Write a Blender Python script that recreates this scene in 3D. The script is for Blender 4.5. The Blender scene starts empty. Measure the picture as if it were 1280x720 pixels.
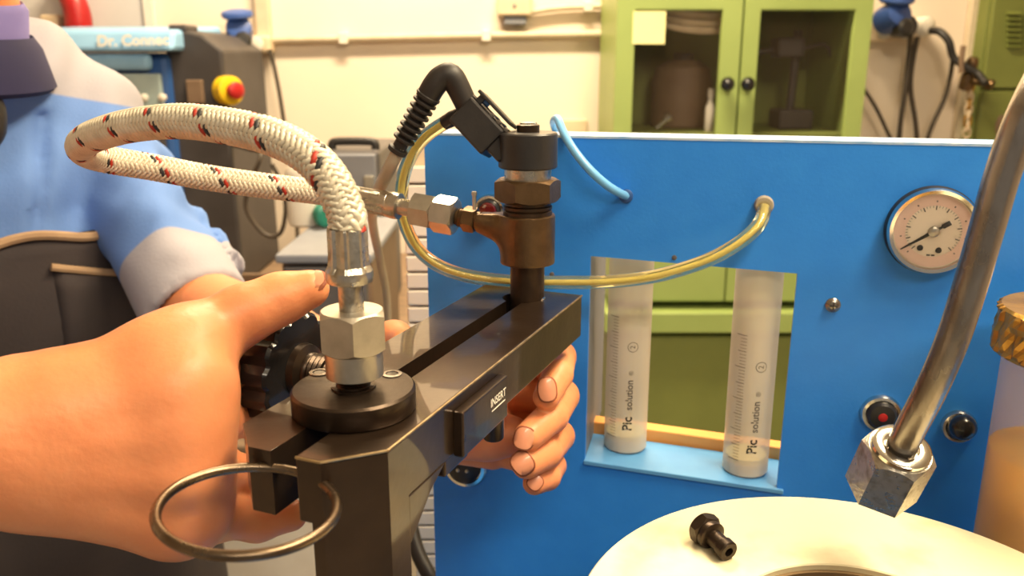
import bpy, bmesh, math, random
import numpy as np
from mathutils import Vector, Matrix
import openvdb

random.seed(4)
PI = math.pi
SC = bpy.context.scene
COL = SC.collection

# ------------------------------------------------------------------ camera
PITCH = math.radians(15)
FPX = 1060.0
EYE = 1.35
cam_d = bpy.data.cameras.new('camera')
cam = bpy.data.objects.new('camera', cam_d)
COL.objects.link(cam)
cam.location = (0, 0, EYE)
cam.rotation_euler = (PI / 2 - PITCH, 0, 0)
cam_d.sensor_width = 36
cam_d.lens = FPX / 1280 * 36
cam_d.clip_start = 0.02
cam_d.dof.use_dof = True
cam_d.dof.focus_distance = 0.39
cam_d.dof.aperture_fstop = 13.0
SC.camera = cam

# ------------------------------------------------------------------ world, exposure
w = bpy.data.worlds.new('world')
SC.world = w
w.use_nodes = True
w.node_tree.nodes['Background'].inputs[0].default_value = (1.0, 0.86, 0.70, 1)
w.node_tree.nodes['Background'].inputs[1].default_value = 0.28
SC.view_settings.view_transform = 'Standard'
SC.view_settings.look = 'None'
SC.view_settings.exposure = 0.0
SC.view_settings.gamma = 1
SC.view_settings.use_curve_mapping = False


# ------------------------------------------------------------------ lamps of the ceiling
def area_light(name, loc, target, size, size_y, power, color):
    l = bpy.data.lights.new(name, 'AREA')
    l.shape = 'RECTANGLE'
    l.size, l.size_y = size, size_y
    l.energy = power
    l.color = color
    o = bpy.data.objects.new(name, l)
    COL.objects.link(o)
    o.location = loc
    o.rotation_euler = (Vector(target) - Vector(loc)).to_track_quat('-Z', 'Y').to_euler()
    return o


WARM = (1.0, 0.80, 0.52)
area_light('bench_lamp_light', (0.50, 0.36, 2.15), (0.08, 0.40, 1.1), 0.8, 0.22, 33, WARM)
area_light('wall_lamp_light', (-0.05, 1.75, 2.70), (-0.02, 2.30, 1.3), 0.9, 0.25, 118, WARM)
area_light('aisle_lamp_light', (0.5, -1.2, 2.72), (0.2, 0.2, 0.9), 1.3, 0.3, 34, (1.0, 0.86, 0.66))


# ------------------------------------------------------------------ points from the photograph's lines of sight
def ray(px, py):
    a = (px - 640) / FPX
    u = (360 - py) / FPX
    return np.array([a, math.cos(PITCH) + u * math.sin(PITCH), -math.sin(PITCH) + u * math.cos(PITCH)])


CAMP = np.array([0, 0, EYE])


def at(px, py, Y):
    r = ray(px, py)
    return CAMP + r * (Y / r[1])


def onz(px, py, z):
    r = ray(px, py)
    return CAMP + r * ((z - EYE) / r[2])


def onpl(px, py, P, n):
    r = ray(px, py)
    return CAMP + r * (np.dot(np.array(P) - CAMP, n) / np.dot(r, n))


# ------------------------------------------------------------------ materials
def srgb(c):
    return tuple(((v / 255) / 12.92 if v / 255 <= 0.04045 else ((v / 255 + 0.055) / 1.055) ** 2.4) for v in c)


def mat(name, rgb, rough=0.5, metal=0.0, rgb2=None, scale=20.0, detail=4.0, bump=0.0, bscale=None, mix=(0.35, 0.7),
        trans=0.0, ior=1.45, alpha=1.0, coat=0.0, rvar=0.0, sss=0.0, stretch=(1, 1, 1), spec=None):
    m = bpy.data.materials.new(name)
    m.use_nodes = True
    nt = m.node_tree
    b = nt.nodes['Principled BSDF']
    c = srgb(rgb)
    b.inputs['Base Color'].default_value = (*c, 1)
    b.inputs['Roughness'].default_value = rough
    b.inputs['Metallic'].default_value = metal
    b.inputs['Transmission Weight'].default_value = trans
    b.inputs['IOR'].default_value = ior
    b.inputs['Alpha'].default_value = alpha
    b.inputs['Coat Weight'].default_value = coat
    if spec is not None:
        b.inputs['Specular IOR Level'].default_value = spec
    if sss:
        b.inputs['Subsurface Weight'].default_value = sss
        b.inputs['Subsurface Radius'].default_value = (1.0, 0.35, 0.15)
        b.inputs['Subsurface Scale'].default_value = 0.004
    tc = nt.nodes.new('ShaderNodeTexCoord')
    mp = nt.nodes.new('ShaderNodeMapping')
    mp.inputs['Scale'].default_value = stretch
    nt.links.new(tc.outputs['Object'], mp.inputs['Vector'])
    nz = nt.nodes.new('ShaderNodeTexNoise')
    nz.inputs['Scale'].default_value = scale
    nz.inputs['Detail'].default_value = detail
    nt.links.new(mp.outputs['Vector'], nz.inputs['Vector'])
    if rgb2 is not None:
        r = nt.nodes.new('ShaderNodeValToRGB')
        r.color_ramp.elements[0].position = mix[0]
        r.color_ramp.elements[0].color = (*c, 1)
        r.color_ramp.elements[1].position = mix[1]
        r.color_ramp.elements[1].color = (*srgb(rgb2), 1)
        nt.links.new(nz.outputs['Fac'], r.inputs['Fac'])
        nt.links.new(r.outputs['Color'], b.inputs['Base Color'])
    if rvar:
        mr = nt.nodes.new('ShaderNodeMapRange')
        mr.inputs['To Min'].default_value = max(0.02, rough - rvar)
        mr.inputs['To Max'].default_value = min(1, rough + rvar)
        nt.links.new(nz.outputs['Fac'], mr.inputs['Value'])
        nt.links.new(mr.outputs['Result'], b.inputs['Roughness'])
    if bump:
        n2 = nt.nodes.new('ShaderNodeTexNoise')
        n2.inputs['Scale'].default_value = bscale or scale * 4
        n2.inputs['Detail'].default_value = 5
        nt.links.new(mp.outputs['Vector'], n2.inputs['Vector'])
        bp = nt.nodes.new('ShaderNodeBump')
        bp.inputs['Strength'].default_value = bump
        bp.inputs['Distance'].default_value = 0.001
        nt.links.new(n2.outputs['Fac'], bp.inputs['Height'])
        nt.links.new(bp.outputs['Normal'], b.inputs['Normal'])
    return m


M = {}
M['wall'] = mat('wall_paint', (232, 218, 200), 0.85, rgb2=(222, 205, 186), scale=1.6, bump=0.25, bscale=60)
M['wall_panel'] = mat('grey_wall_panel', (206, 203, 202), 0.7, rgb2=(196, 192, 190), scale=3)
M['floor'] = mat('floor_concrete', (196, 186, 170), 0.6, rgb2=(168, 156, 140), scale=4, bump=0.2)
M['ceil'] = mat('ceiling_paint', (225, 218, 205), 0.9, rgb2=(215, 208, 196), scale=2)
M['pipe_paint'] = mat('painted_conduit', (205, 190, 165), 0.55, rgb2=(195, 178, 152), scale=30)
M['blue'] = mat('blue_enamel', (42, 130, 228), 0.42, rgb2=(46, 135, 232), scale=60, bump=0.10, bscale=500)
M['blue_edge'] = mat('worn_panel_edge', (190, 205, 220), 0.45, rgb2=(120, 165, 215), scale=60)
M['shelf_blue'] = mat('pale_blue_shelf_paint', (92, 156, 212), 0.4, rgb2=(84, 146, 205), scale=50)
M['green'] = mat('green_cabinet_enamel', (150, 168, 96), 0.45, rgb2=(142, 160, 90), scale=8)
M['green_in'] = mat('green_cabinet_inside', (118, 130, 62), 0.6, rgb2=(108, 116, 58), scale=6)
M['olive'] = mat('olive_cabinet_enamel', (112, 120, 58), 0.5, rgb2=(104, 112, 54), scale=8)
M['black_oxide'] = mat('black_oxide_steel', (72, 57, 45), 0.30, 0.75, rgb2=(60, 47, 37), scale=45, bump=0.06, bscale=300, rvar=0.06, coat=0.5)
M['black_steel'] = mat('dark_flange_steel', (66, 54, 44), 0.32, 0.75, rgb2=(52, 43, 36), scale=80, bump=0.1, bscale=400, rvar=0.1)
M['ring_steel'] = mat('tarnished_ring_steel', (128, 112, 94), 0.28, 0.95, rgb2=(92, 76, 60), scale=90, rvar=0.08)
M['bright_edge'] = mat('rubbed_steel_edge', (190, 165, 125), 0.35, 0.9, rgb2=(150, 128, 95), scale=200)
M['steel'] = mat('zinc_plated_steel', (196, 190, 178), 0.34, 0.9, rgb2=(176, 170, 158), scale=120, bump=0.12, bscale=600, rvar=0.1)
M['steel_worn'] = mat('worn_cast_steel', (190, 184, 172), 0.30, 0.95, rgb2=(128, 118, 100), scale=160, mix=(0.5, 0.75), bump=0.35, bscale=500, rvar=0.12)
M['chrome'] = mat('chrome', (225, 222, 215), 0.14, 1.0, rgb2=(210, 208, 200), scale=60)
M['grey_pipe'] = mat('grey_steel_pipe', (158, 152, 146), 0.26, 0.92, rgb2=(112, 100, 88), scale=90, mix=(0.45, 0.75), bump=0.15, bscale=500, rvar=0.1, stretch=(1, 1, 0.35))
M['bronze'] = mat('bronzed_injector_steel', (112, 88, 62), 0.36, 0.8, rgb2=(92, 72, 50), scale=90, bump=0.15, bscale=500, rvar=0.08)
M['bronze_dark'] = mat('dark_injector_steel', (78, 62, 48), 0.38, 0.75, rgb2=(64, 52, 42), scale=90, bump=0.1, bscale=400)
M['black_plastic'] = mat('black_plastic', (44, 42, 42), 0.38, rgb2=(36, 34, 34), scale=60, bump=0.1, bscale=500)
M['black_rubber'] = mat('black_rubber', (34, 31, 30), 0.5, rgb2=(46, 42, 40), scale=60)
M['knob_black'] = mat('glossy_black_knob', (26, 25, 25), 0.22, rgb2=(34, 32, 32), scale=60, coat=0.3)
M['braid'] = mat('braid_cream_yarn', (214, 206, 186), 0.36, 0.15, rgb2=(192, 182, 160), scale=120, bump=0.25, bscale=900)
M['tr_red'] = mat('braid_red_yarn', (172, 52, 34), 0.5, rgb2=(150, 44, 30), scale=100)
M['tr_black'] = mat('braid_black_yarn', (40, 42, 44), 0.5, rgb2=(54, 54, 54), scale=100)
M['hose_core'] = mat('hose_core_rubber', (60, 50, 36), 0.8, rgb2=(48, 40, 30), scale=60)
M['alu'] = mat('worn_aluminium', (228, 220, 186), 0.46, 0.2, rgb2=(196, 178, 136), scale=26, detail=9, mix=(0.52, 0.78), bump=0.12, bscale=250, rvar=0.08)
M['alu_hole'] = mat('bored_aluminium', (160, 135, 100), 0.45, 0.5, rgb2=(140, 116, 86), scale=30)
M['skin'] = mat('skin', (226, 150, 104), 0.42, rgb2=(214, 132, 88), scale=28, mix=(0.3, 0.75), bump=0.25, bscale=260, sss=0.25, spec=0.45)
M['nail'] = mat('fingernail', (212, 144, 112), 0.35, rgb2=(204, 134, 102), scale=60, coat=0.3)
M['nail_line'] = mat('grimy_nail_edge', (150, 84, 56), 0.6, rgb2=(136, 74, 48), scale=100)
M['shirt_blue'] = mat('blue_work_cotton', (92, 130, 196), 0.85, rgb2=(84, 120, 186), scale=12, bump=0.3, bscale=400)
M['shirt_grey'] = mat('grey_work_cotton', (176, 172, 174), 0.85, rgb2=(164, 160, 162), scale=12, bump=0.3, bscale=400)
def panel_mat():
    m = mat('work_cotton_panels', (92, 130, 196), 0.85, bump=0.3, bscale=400)
    nt = m.node_tree
    at_ = nt.nodes.new('ShaderNodeAttribute'); at_.attribute_name = 'panel'
    r = nt.nodes.new('ShaderNodeMapRange')
    r.inputs['From Min'].default_value = -0.0012; r.inputs['From Max'].default_value = 0.0012
    nt.links.new(at_.outputs['Fac'], r.inputs['Value'])
    mx = nt.nodes.new('ShaderNodeMix'); mx.data_type = 'RGBA'
    mx.inputs['A'].default_value = (*srgb((98, 134, 198)), 1)
    mx.inputs['B'].default_value = (*srgb((158, 156, 166)), 1)
    nt.links.new(r.outputs['Result'], mx.inputs['Factor'])
    nt.links.new(mx.outputs['Result'], nt.nodes['Principled BSDF'].inputs['Base Color'])
    return m


M['shirt'] = panel_mat()
M['collar'] = mat('navy_collar_cloth', (34, 32, 70), 0.85, rgb2=(28, 26, 58), scale=15)
M['undershirt'] = mat('violet_undershirt', (120, 112, 170), 0.85, rgb2=(108, 100, 156), scale=15)
M['apron'] = mat('dark_apron_cloth', (48, 42, 44), 0.85, rgb2=(58, 50, 50), scale=14, bump=0.3, bscale=300)
M['apron_trim'] = mat('tan_apron_binding', (164, 136, 106), 0.85, rgb2=(150, 122, 94), scale=60)
M['hair'] = mat('dark_hair', (52, 40, 32), 0.6, rgb2=(40, 30, 24), scale=80, bump=0.5, bscale=200)
M['trouser'] = mat('dark_trouser_cloth', (50, 52, 62), 0.9, rgb2=(42, 44, 54), scale=20)
M['gold'] = mat('brass_knurled', (196, 150, 72), 0.36, 0.85, rgb2=(168, 124, 56), scale=80, bump=0.3, bscale=300)
M['liquid'] = mat('yellow_test_oil', (255, 188, 14), 0.3, rgb2=(244, 168, 10), scale=16, spec=0.3)
M['jar'] = mat('frosted_plastic_jar', (236, 216, 188), 0.35, rgb2=(230, 208, 178), scale=10, alpha=0.34)
M['syringe'] = mat('translucent_syringe_plastic', (228, 218, 200), 0.32, rgb2=(222, 210, 192), scale=20, alpha=0.66)
M['syringe_rim'] = mat('syringe_base_plastic', (226, 206, 186), 0.4, rgb2=(218, 196, 172), scale=20, alpha=0.9)
M['ink'] = mat('black_print_ink', (52, 50, 48), 0.6, rgb2=(60, 58, 56), scale=50)
M['ink_grey'] = mat('grey_print_ink', (104, 98, 92), 0.6, rgb2=(96, 90, 86), scale=50)
M['oil'] = mat('thin_test_oil', (226, 212, 140), 0.3, rgb2=(220, 204, 126), scale=30)
M['tube_yellow'] = mat('translucent_yellow_tube', (250, 244, 196), 0.06, rgb2=(246, 238, 180), scale=25, trans=0.94, ior=1.38)
M['tube_blue'] = mat('pale_blue_hose', (116, 178, 226), 0.3, rgb2=(104, 168, 220), scale=30)
M['white_plastic'] = mat('white_plastic', (226, 220, 208), 0.4, rgb2=(218, 210, 196), scale=20)
M['cream_plastic'] = mat('cream_plastic', (214, 194, 164), 0.45, rgb2=(206, 184, 154), scale=20)
M['dial'] = mat('gauge_dial_paint', (236, 222, 204), 0.5, rgb2=(232, 216, 198), scale=20)
M['dial_pink'] = mat('gauge_outer_scale_paint', (232, 200, 186), 0.5, rgb2=(226, 194, 180), scale=20)
M['glass'] = mat('clear_glass', (255, 255, 255), 0.03, trans=1.0, ior=1.1, rgb2=(250, 252, 252), scale=5)
M['door_glass'] = mat('smoked_door_glass', (92, 78, 62), 0.05, rgb2=(86, 72, 58), scale=3, alpha=0.10)
M['red'] = mat('red_plastic', (176, 34, 34), 0.35, rgb2=(160, 28, 30), scale=30)
M['red_lens'] = mat('dark_red_lens', (110, 22, 18), 0.15, rgb2=(90, 18, 16), scale=30, coat=0.5)
M['yellow'] = mat('yellow_plastic', (224, 186, 30), 0.4, rgb2=(214, 174, 24), scale=30)
M['note'] = mat('yellow_note_paper', (246, 238, 176), 0.8, rgb2=(242, 232, 166), scale=10)
M['machine_blue'] = mat('light_blue_machine_paint', (142, 186, 222), 0.4, rgb2=(132, 176, 214), scale=15)
M['machine_blue2'] = mat('blue_machine_side_paint', (48, 88, 150), 0.45, rgb2=(42, 80, 140), scale=15)
M['machine_dark'] = mat('charcoal_machine_paint', (66, 62, 62), 0.5, rgb2=(58, 54, 54), scale=15)
M['screen'] = mat('grey_front_plate', (168, 186, 186), 0.3, rgb2=(142, 164, 170), scale=10)
M['grey'] = mat('grey_case_paint', (132, 134, 142), 0.5, rgb2=(122, 124, 132), scale=15)
M['grey_dark'] = mat('dark_grey_case_paint', (92, 88, 88), 0.5, rgb2=(82, 78, 78), scale=15)
M['brown'] = mat('brown_painted_side', (122, 100, 80), 0.6, rgb2=(110, 88, 70), scale=15)
M['bench_wood'] = mat('worn_bench_top', (140, 116, 92), 0.65, rgb2=(112, 92, 74), scale=10, stretch=(1, 6, 1))
M['orange_wood'] = mat('orange_board', (248, 172, 92), 0.5, rgb2=(240, 160, 80), scale=12, stretch=(1, 8, 8))
M['plug_blue'] = mat('blue_plug_plastic', (62, 92, 160), 0.4, rgb2=(54, 82, 148), scale=20)
M['teal'] = mat('teal_plastic', (32, 130, 110), 0.4, rgb2=(26, 116, 98), scale=20)
M['cable_grey'] = mat('grey_cable', (176, 164, 142), 0.5, rgb2=(164, 152, 130), scale=40)
M['cable_dark'] = mat('dark_cable', (72, 62, 52), 0.5, rgb2=(62, 54, 46), scale=40)
M['lamp'] = mat('lamp_diffuser', (255, 244, 220), 0.5, rgb2=(252, 240, 214), scale=3)


# ------------------------------------------------------------------ objects
def tag(o, label=None, cat=None, group=None, kind=None):
    if label: o['label'] = label
    if cat: o['category'] = cat
    if group: o['group'] = group
    if kind: o['kind'] = kind
    return o


def wloc(o):
    p = Vector((0, 0, 0))
    while o is not None:
        p += o.location
        o = o.parent
    return np.array(p)


def thing(name, label, cat, loc, group=None):
    o = bpy.data.objects.new(name, None)
    o.empty_display_size = 0.02
    COL.objects.link(o)
    o.location = tuple(loc)
    return tag(o, label, cat, group)


def ob(name, g, m, parent=None, smooth=True, bevel=0.0, seg=2, angle=38, mats=None, fmat=None, base=None):
    """links one mesh; g = (verts, faces) in world coordinates"""
    v = np.array(g[0], dtype=float)
    if parent is not None:
        off = wloc(parent)
    elif base is not None:
        off = np.array(base, dtype=float)
    else:
        off = (v.min(0) + v.max(0)) / 2
        off[2] = v[:, 2].min()
    me = bpy.data.meshes.new(name)
    me.from_pydata((v - off).tolist(), [], g[1])
    if mats:
        for x in mats: me.materials.append(x)
        me.polygons.foreach_set('material_index', fmat)
    else:
        me.materials.append(m)
    if smooth:
        me.polygons.foreach_set('use_smooth', [True] * len(me.polygons))
        if angle < 180:
            me.set_sharp_from_angle(angle=math.radians(angle))
    me.update()
    o = bpy.data.objects.new(name, me)
    COL.objects.link(o)
    if parent is not None:
        o.parent = parent
    else:
        o.location = tuple(off)
    if bevel:
        b = o.modifiers.new('edge', 'BEVEL')
        b.width = bevel
        b.segments = seg
        b.limit_method = 'ANGLE'
        b.angle_limit = math.radians(40)
    return o


def join(*gs):
    V, Fc = [], []
    for v, f in gs:
        n = len(V)
        V.extend([tuple(p) for p in v])
        Fc.extend([tuple(i + n for i in q) for q in f])
    return V, Fc


def box(x0, x1, y0, y1, z0, z1):
    v = [(x, y, z) for z in (z0, z1) for x, y in ((x0, y0), (x1, y0), (x1, y1), (x0, y1))]
    return v, [(3, 2, 1, 0), (4, 5, 6, 7), (0, 1, 5, 4), (1, 2, 6, 5), (2, 3, 7, 6), (3, 0, 4, 7)]


def fr(o, z, x=None):
    """frame with axis z at o"""
    z = np.array(z, float); z /= np.linalg.norm(z)
    if x is None: x = (1, 0, 0) if abs(z[0]) < 0.8 else (0, 1, 0)
    x = np.array(x, float); x = x - z * np.dot(x, z); x /= np.linalg.norm(x)
    y = np.cross(z, x)
    return (np.array(o, float), x, y, z)


def T(f, g):
    o, x, y, z = f
    return [o + x * p[0] + y * p[1] + z * p[2] for p in g[0]], g[1]


def lathe(prof, seg=32, cap=True):
    """prof = [(r,z)...] from bottom to top"""
    V, Fc = [], []
    for r, z in prof:
        for k in range(seg):
            a = 2 * PI * k / seg
            V.append((r * math.cos(a), r * math.sin(a), z))
    for i in range(len(prof) - 1):
        for k in range(seg):
            k2 = (k + 1) % seg
            Fc.append((i * seg + k, i * seg + k2, (i + 1) * seg + k2, (i + 1) * seg + k))
    if cap:
        Fc.append(tuple(reversed(range(seg))))
        n = (len(prof) - 1) * seg
        Fc.append(tuple(range(n, n + seg)))
    return V, Fc


def ringlathe(prof, seg=48):
    """closed profile swept round the axis"""
    V, Fc = [], []
    n = len(prof)
    for r, z in prof:
        for k in range(seg):
            a = 2 * PI * k / seg
            V.append((r * math.cos(a), r * math.sin(a), z))
    for i in range(n):
        j = (i + 1) % n
        for k in range(seg):
            k2 = (k + 1) % seg
            Fc.append((i * seg + k, i * seg + k2, j * seg + k2, j * seg + k))
    return V, Fc


def prism(poly, z0, z1):
    n = len(poly)
    V = [(p[0], p[1], z0) for p in poly] + [(p[0], p[1], z1) for p in poly]
    Fc = [tuple(reversed(range(n))), tuple(range(n, 2 * n))]
    for i in range(n):
        j = (i + 1) % n
        Fc.append((i, j, n + j, n + i))
    return V, Fc


def hexnut(R, z0, z1, rot=0.0, cham=0.12, n=6, top=True, bot=True):
    """hexagonal prism with the turned chamfer arcs of a real nut"""
    sub = 6
    per = n * sub
    ap = R * math.cos(PI / n)
    def rad(a):
        k = (a % (2 * PI / n)) - PI / n
        return ap / math.cos(k)
    V, Fc = [], []
    rows = []
    h = z1 - z0
    c = cham * R
    if bot: rows.append(('c', z0)); rows.append(('h0', z0))
    else: rows.append(('f', z0))
    if top: rows.append(('h1', z1)); rows.append(('c', z1))
    else: rows.append(('f', z1))
    for kind, z in rows:
        for k in range(per):
            a = 2 * PI * k / per
            r = rad(a)
            e = (r - ap) / (R - ap)
            zz = z
            if kind == 'c': r = ap * 0.97
            elif kind == 'h0': zz = z + c * (0.15 + 0.85 * e)
            elif kind == 'h1': zz = z - c * (0.15 + 0.85 * e)
            V.append((r * math.cos(a + rot), r * math.sin(a + rot), zz))
    for i in range(len(rows) - 1):
        for k in range(per):
            k2 = (k + 1) % per
            Fc.append((i * per + k, i * per + k2, (i + 1) * per + k2, (i + 1) * per + k))
    Fc.append(tuple(reversed(range(per))))
    nn = (len(rows) - 1) * per
    Fc.append(tuple(range(nn, nn + per)))
    return V, Fc


def spline(pts, n=8):
    """Catmull-Rom through pts (any dimension)"""
    P = np.array(pts, float)
    P = np.vstack([2 * P[0] - P[1], P, 2 * P[-1] - P[-2]])
    out = []
    for i in range(1, len(P) - 2):
        a, b, c, d = P[i - 1], P[i], P[i + 1], P[i + 2]
        for k in range(n):
            t = k / n
            out.append(0.5 * (2 * b + (c - a) * t + (2 * a - 5 * b + 4 * c - d) * t * t + (3 * b - a - 3 * c + d) * t ** 3))
    out.append(P[-2])
    return np.array(out)


def frames(P):
    P = np.array(P, float)
    t = np.gradient(P, axis=0)
    t /= np.linalg.norm(t, axis=1)[:, None]
    up = np.array([0, 0, 1.0]) if abs(t[0][2]) < 0.9 else np.array([1.0, 0, 0])
    x = np.cross(up, t[0]); x /= np.linalg.norm(x)
    X = [x]
    for i in range(1, len(P)):
        x = X[-1] - t[i] * np.dot(X[-1], t[i])
        X.append(x / np.linalg.norm(x))
    X = np.array(X)
    return P, X, np.cross(t, X), t


def tube(pts, r, seg=12, n=8, closed=False, raw=False):
    P = np.array(pts, float) if raw else spline(pts, n)
    P, X, Y, t = frames(P)
    R = np.interp(np.linspace(0, 1, len(P)), np.linspace(0, 1, len(r)), r) if hasattr(r, '__len__') else np.full(len(P), r)
    V, Fc = [], []
    for i in range(len(P)):
        for k in range(seg):
            a = 2 * PI * k / seg
            V.append(P[i] + R[i] * (X[i] * math.cos(a) + Y[i] * math.sin(a)))
    for i in range(len(P) - 1):
        for k in range(seg):
            k2 = (k + 1) % seg
            Fc.append((i * seg + k, i * seg + k2, (i + 1) * seg + k2, (i + 1) * seg + k))
    Fc.append(tuple(reversed(range(seg))))
    nn = (len(P) - 1) * seg
    Fc.append(tuple(range(nn, nn + seg)))
    return V, Fc


def torus(R, r, seg=64, s2=12, a0=0, a1=2 * PI):
    V, Fc = [], []
    for i in range(seg):
        a = 2 * PI * i / seg
        for k in range(s2):
            b = 2 * PI * k / s2
            V.append(((R + r * math.cos(b)) * math.cos(a), (R + r * math.cos(b)) * math.sin(a), r * math.sin(b)))
    for i in range(seg):
        j = (i + 1) % seg
        for k in range(s2):
            k2 = (k + 1) % s2
            Fc.append((i * s2 + k, j * s2 + k, j * s2 + k2, i * s2 + k2))
    return V, Fc


def text_geo(s, size, bold=0.0):
    """flat letters, centred at the origin of the x-y plane"""
    c = bpy.data.curves.new('lettering', 'FONT')
    c.body = s
    c.size = size
    c.align_x = 'CENTER'; c.align_y = 'CENTER'
    c.offset = bold
    c.resolution_u = 3
    o = bpy.data.objects.new('lettering', c)
    COL.objects.link(o)
    bpy.context.view_layer.update()
    me = bpy.data.meshes.new_from_object(o.evaluated_get(bpy.context.evaluated_depsgraph_get()))
    V = [tuple(v.co) for v in me.vertices]
    Fc = [tuple(p.vertices) for p in me.polygons]
    bpy.data.objects.remove(o); bpy.data.curves.remove(c); bpy.data.meshes.remove(me)
    return V, Fc


# ------------------------------------------------------------------ distance-field sculpting for bodies and cloth
class Field:
    def __init__(s, lo, hi, h):
        s.lo = np.array(lo, float); s.h = h
        s.n = np.ceil((np.array(hi) - s.lo) / h).astype(int) + 1
        s.f = np.full(tuple(s.n), 1.0, np.float32)
        s.ax = [(s.lo[i] + h * np.arange(s.n[i])).astype(np.float32) for i in range(3)]

    def _sl(s, lo, hi):
        a = np.clip(np.floor((np.array(lo) - s.lo) / s.h).astype(int), 0, s.n)
        b = np.clip(np.ceil((np.array(hi) - s.lo) / s.h).astype(int) + 1, 0, s.n)
        if (b <= a).any(): return None, None
        sl = tuple(slice(a[i], b[i]) for i in range(3))
        X = s.ax[0][sl[0]][:, None, None]; Y = s.ax[1][sl[1]][None, :, None]; Z = s.ax[2][sl[2]][None, None, :]
        return sl, (X, Y, Z)

    def _put(s, sl, d, k, sub):
        a = s.f[sl]
        if sub:
            d = -d
            if k > 0:
                hh = np.clip(0.5 - 0.5 * (a - d) / k, 0, 1)
                s.f[sl] = a * (1 - hh) + d * hh + k * hh * (1 - hh)
            else: s.f[sl] = np.maximum(a, d)
        elif k > 0:
            hh = np.clip(0.5 + 0.5 * (d - a) / k, 0, 1)
            s.f[sl] = d * (1 - hh) + a * hh - k * hh * (1 - hh)
        else: s.f[sl] = np.minimum(a, d)

    def cap(s, a, b, ra, rb, k=0.0, sub=False, flat=None):
        a = np.array(a, float); b = np.array(b, float)
        m = max(ra, rb) + k + 4 * s.h
        sl, q = s._sl(np.minimum(a, b) - m, np.maximum(a, b) + m)
        if sl is None: return
        ba = b - a
        L = float(ba @ ba) + 1e-12
        p = [q[i] - np.float32(a[i]) for i in range(3)]
        t = np.clip((p[0] * ba[0] + p[1] * ba[1] + p[2] * ba[2]) / L, 0, 1)
        d = np.sqrt((p[0] - t * ba[0]) ** 2 + (p[1] - t * ba[1]) ** 2 + (p[2] - t * ba[2]) ** 2) - (ra + t * (rb - ra))
        s._put(sl, d.astype(np.float32), k, sub)

    def chain(s, pts, rs, k=0.0):
        for i in range(len(pts) - 1): s.cap(pts[i], pts[i + 1], rs[i], rs[i + 1], k)

    def ell(s, c, R, axes=None, k=0.0, sub=False):
        c = np.array(c, float)
        A = np.eye(3) if axes is None else np.array(axes, float)
        m = max(R) + k + 4 * s.h
        sl, q = s._sl(c - m, c + m)
        if sl is None: return
        p = [q[i] - np.float32(c[i]) for i in range(3)]
        l = [p[0] * A[i][0] + p[1] * A[i][1] + p[2] * A[i][2] for i in range(3)]
        k0 = np.sqrt(sum((l[i] / R[i]) ** 2 for i in range(3)))
        k1 = np.sqrt(sum((l[i] / R[i] ** 2) ** 2 for i in range(3))) + 1e-6
        s._put(sl, (k0 * (k0 - 1) / k1).astype(np.float32), k, sub)

    def grid(s):
        return s.ax[0][:, None, None], s.ax[1][None, :, None], s.ax[2][None, None, :]

    def mesh(s):
        f = s.f.copy()
        for i in range(3):
            idx = [slice(None)] * 3
            for e in (0, -1):
                idx[i] = e
                f[tuple(idx)] = np.maximum(f[tuple(idx)], s.h)
        g = openvdb.FloatGrid(1.0)
        g.copyFromArray(f)
        g.transform = openvdb.createLinearTransform(s.h)
        pts, quads = g.convertToQuads(0.0)
        pts = np.array(pts, float) + s.lo
        quads = np.array(quads, int)
        a, b, c, d = (pts[quads[:, i]] for i in range(4))
        vol = np.einsum('ij,ij->i', a, np.cross(b, c)).sum() + np.einsum('ij,ij->i', a, np.cross(c, d)).sum()
        if vol < 0: quads = quads[:, ::-1]
        return pts, quads.tolist()


# ------------------------------------------------------------------ the room
WY = 2.5
def struct(name, g, m, parent=None, **k):
    o = ob(name, g, m, parent, smooth=False, **k)
    if parent is None: o['kind'] = 'structure'
    return o


struct('floor', box(-2.6, 2.6, -2.4, WY + 0.1, -0.1, 0), M['floor'])
struct('ceiling', box(-2.6, 2.6, -2.4, WY + 0.1, 2.8, 2.9), M['ceil'])
struct('wall_back', box(-2.6, 2.6, WY, WY + 0.1, 0, 2.8), M['wall'])
struct('wall_left', box(-2.6, -2.5, -2.4, WY, 0, 2.8), M['wall'])
struct('wall_right', box(2.5, 2.6, -2.4, WY, 0, 2.8), M['wall'])
# grey board on the wall behind the tester, with its upright joint strip
x1 = at(188, 20, WY)[0]
struct('wall_panel_left', box(-2.4, x1, WY - 0.02, WY - 0.001, 0.9, 2.3), M['wall_panel'])
struct('trim_1', box(x1 - 0.006, x1 + 0.02, WY - 0.03, WY - 0.002, 0.9, 2.3), M['white_plastic'])
xa = at(322, 20, WY)[0]; xb = at(340, 20, WY)[0]
struct('trim_2', box(xa, xb, WY - 0.03, WY - 0.002, at(330, 62, WY)[2], 2.8), M['pipe_paint'], bevel=0.004)
xa = at(1207, 20, WY)[0]; xb = at(1222, 20, WY)[0]
struct('trim_3', box(xa, xb, WY - 0.03, WY - 0.002, 0.0, 2.8), M['pipe_paint'], bevel=0.004)

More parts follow.
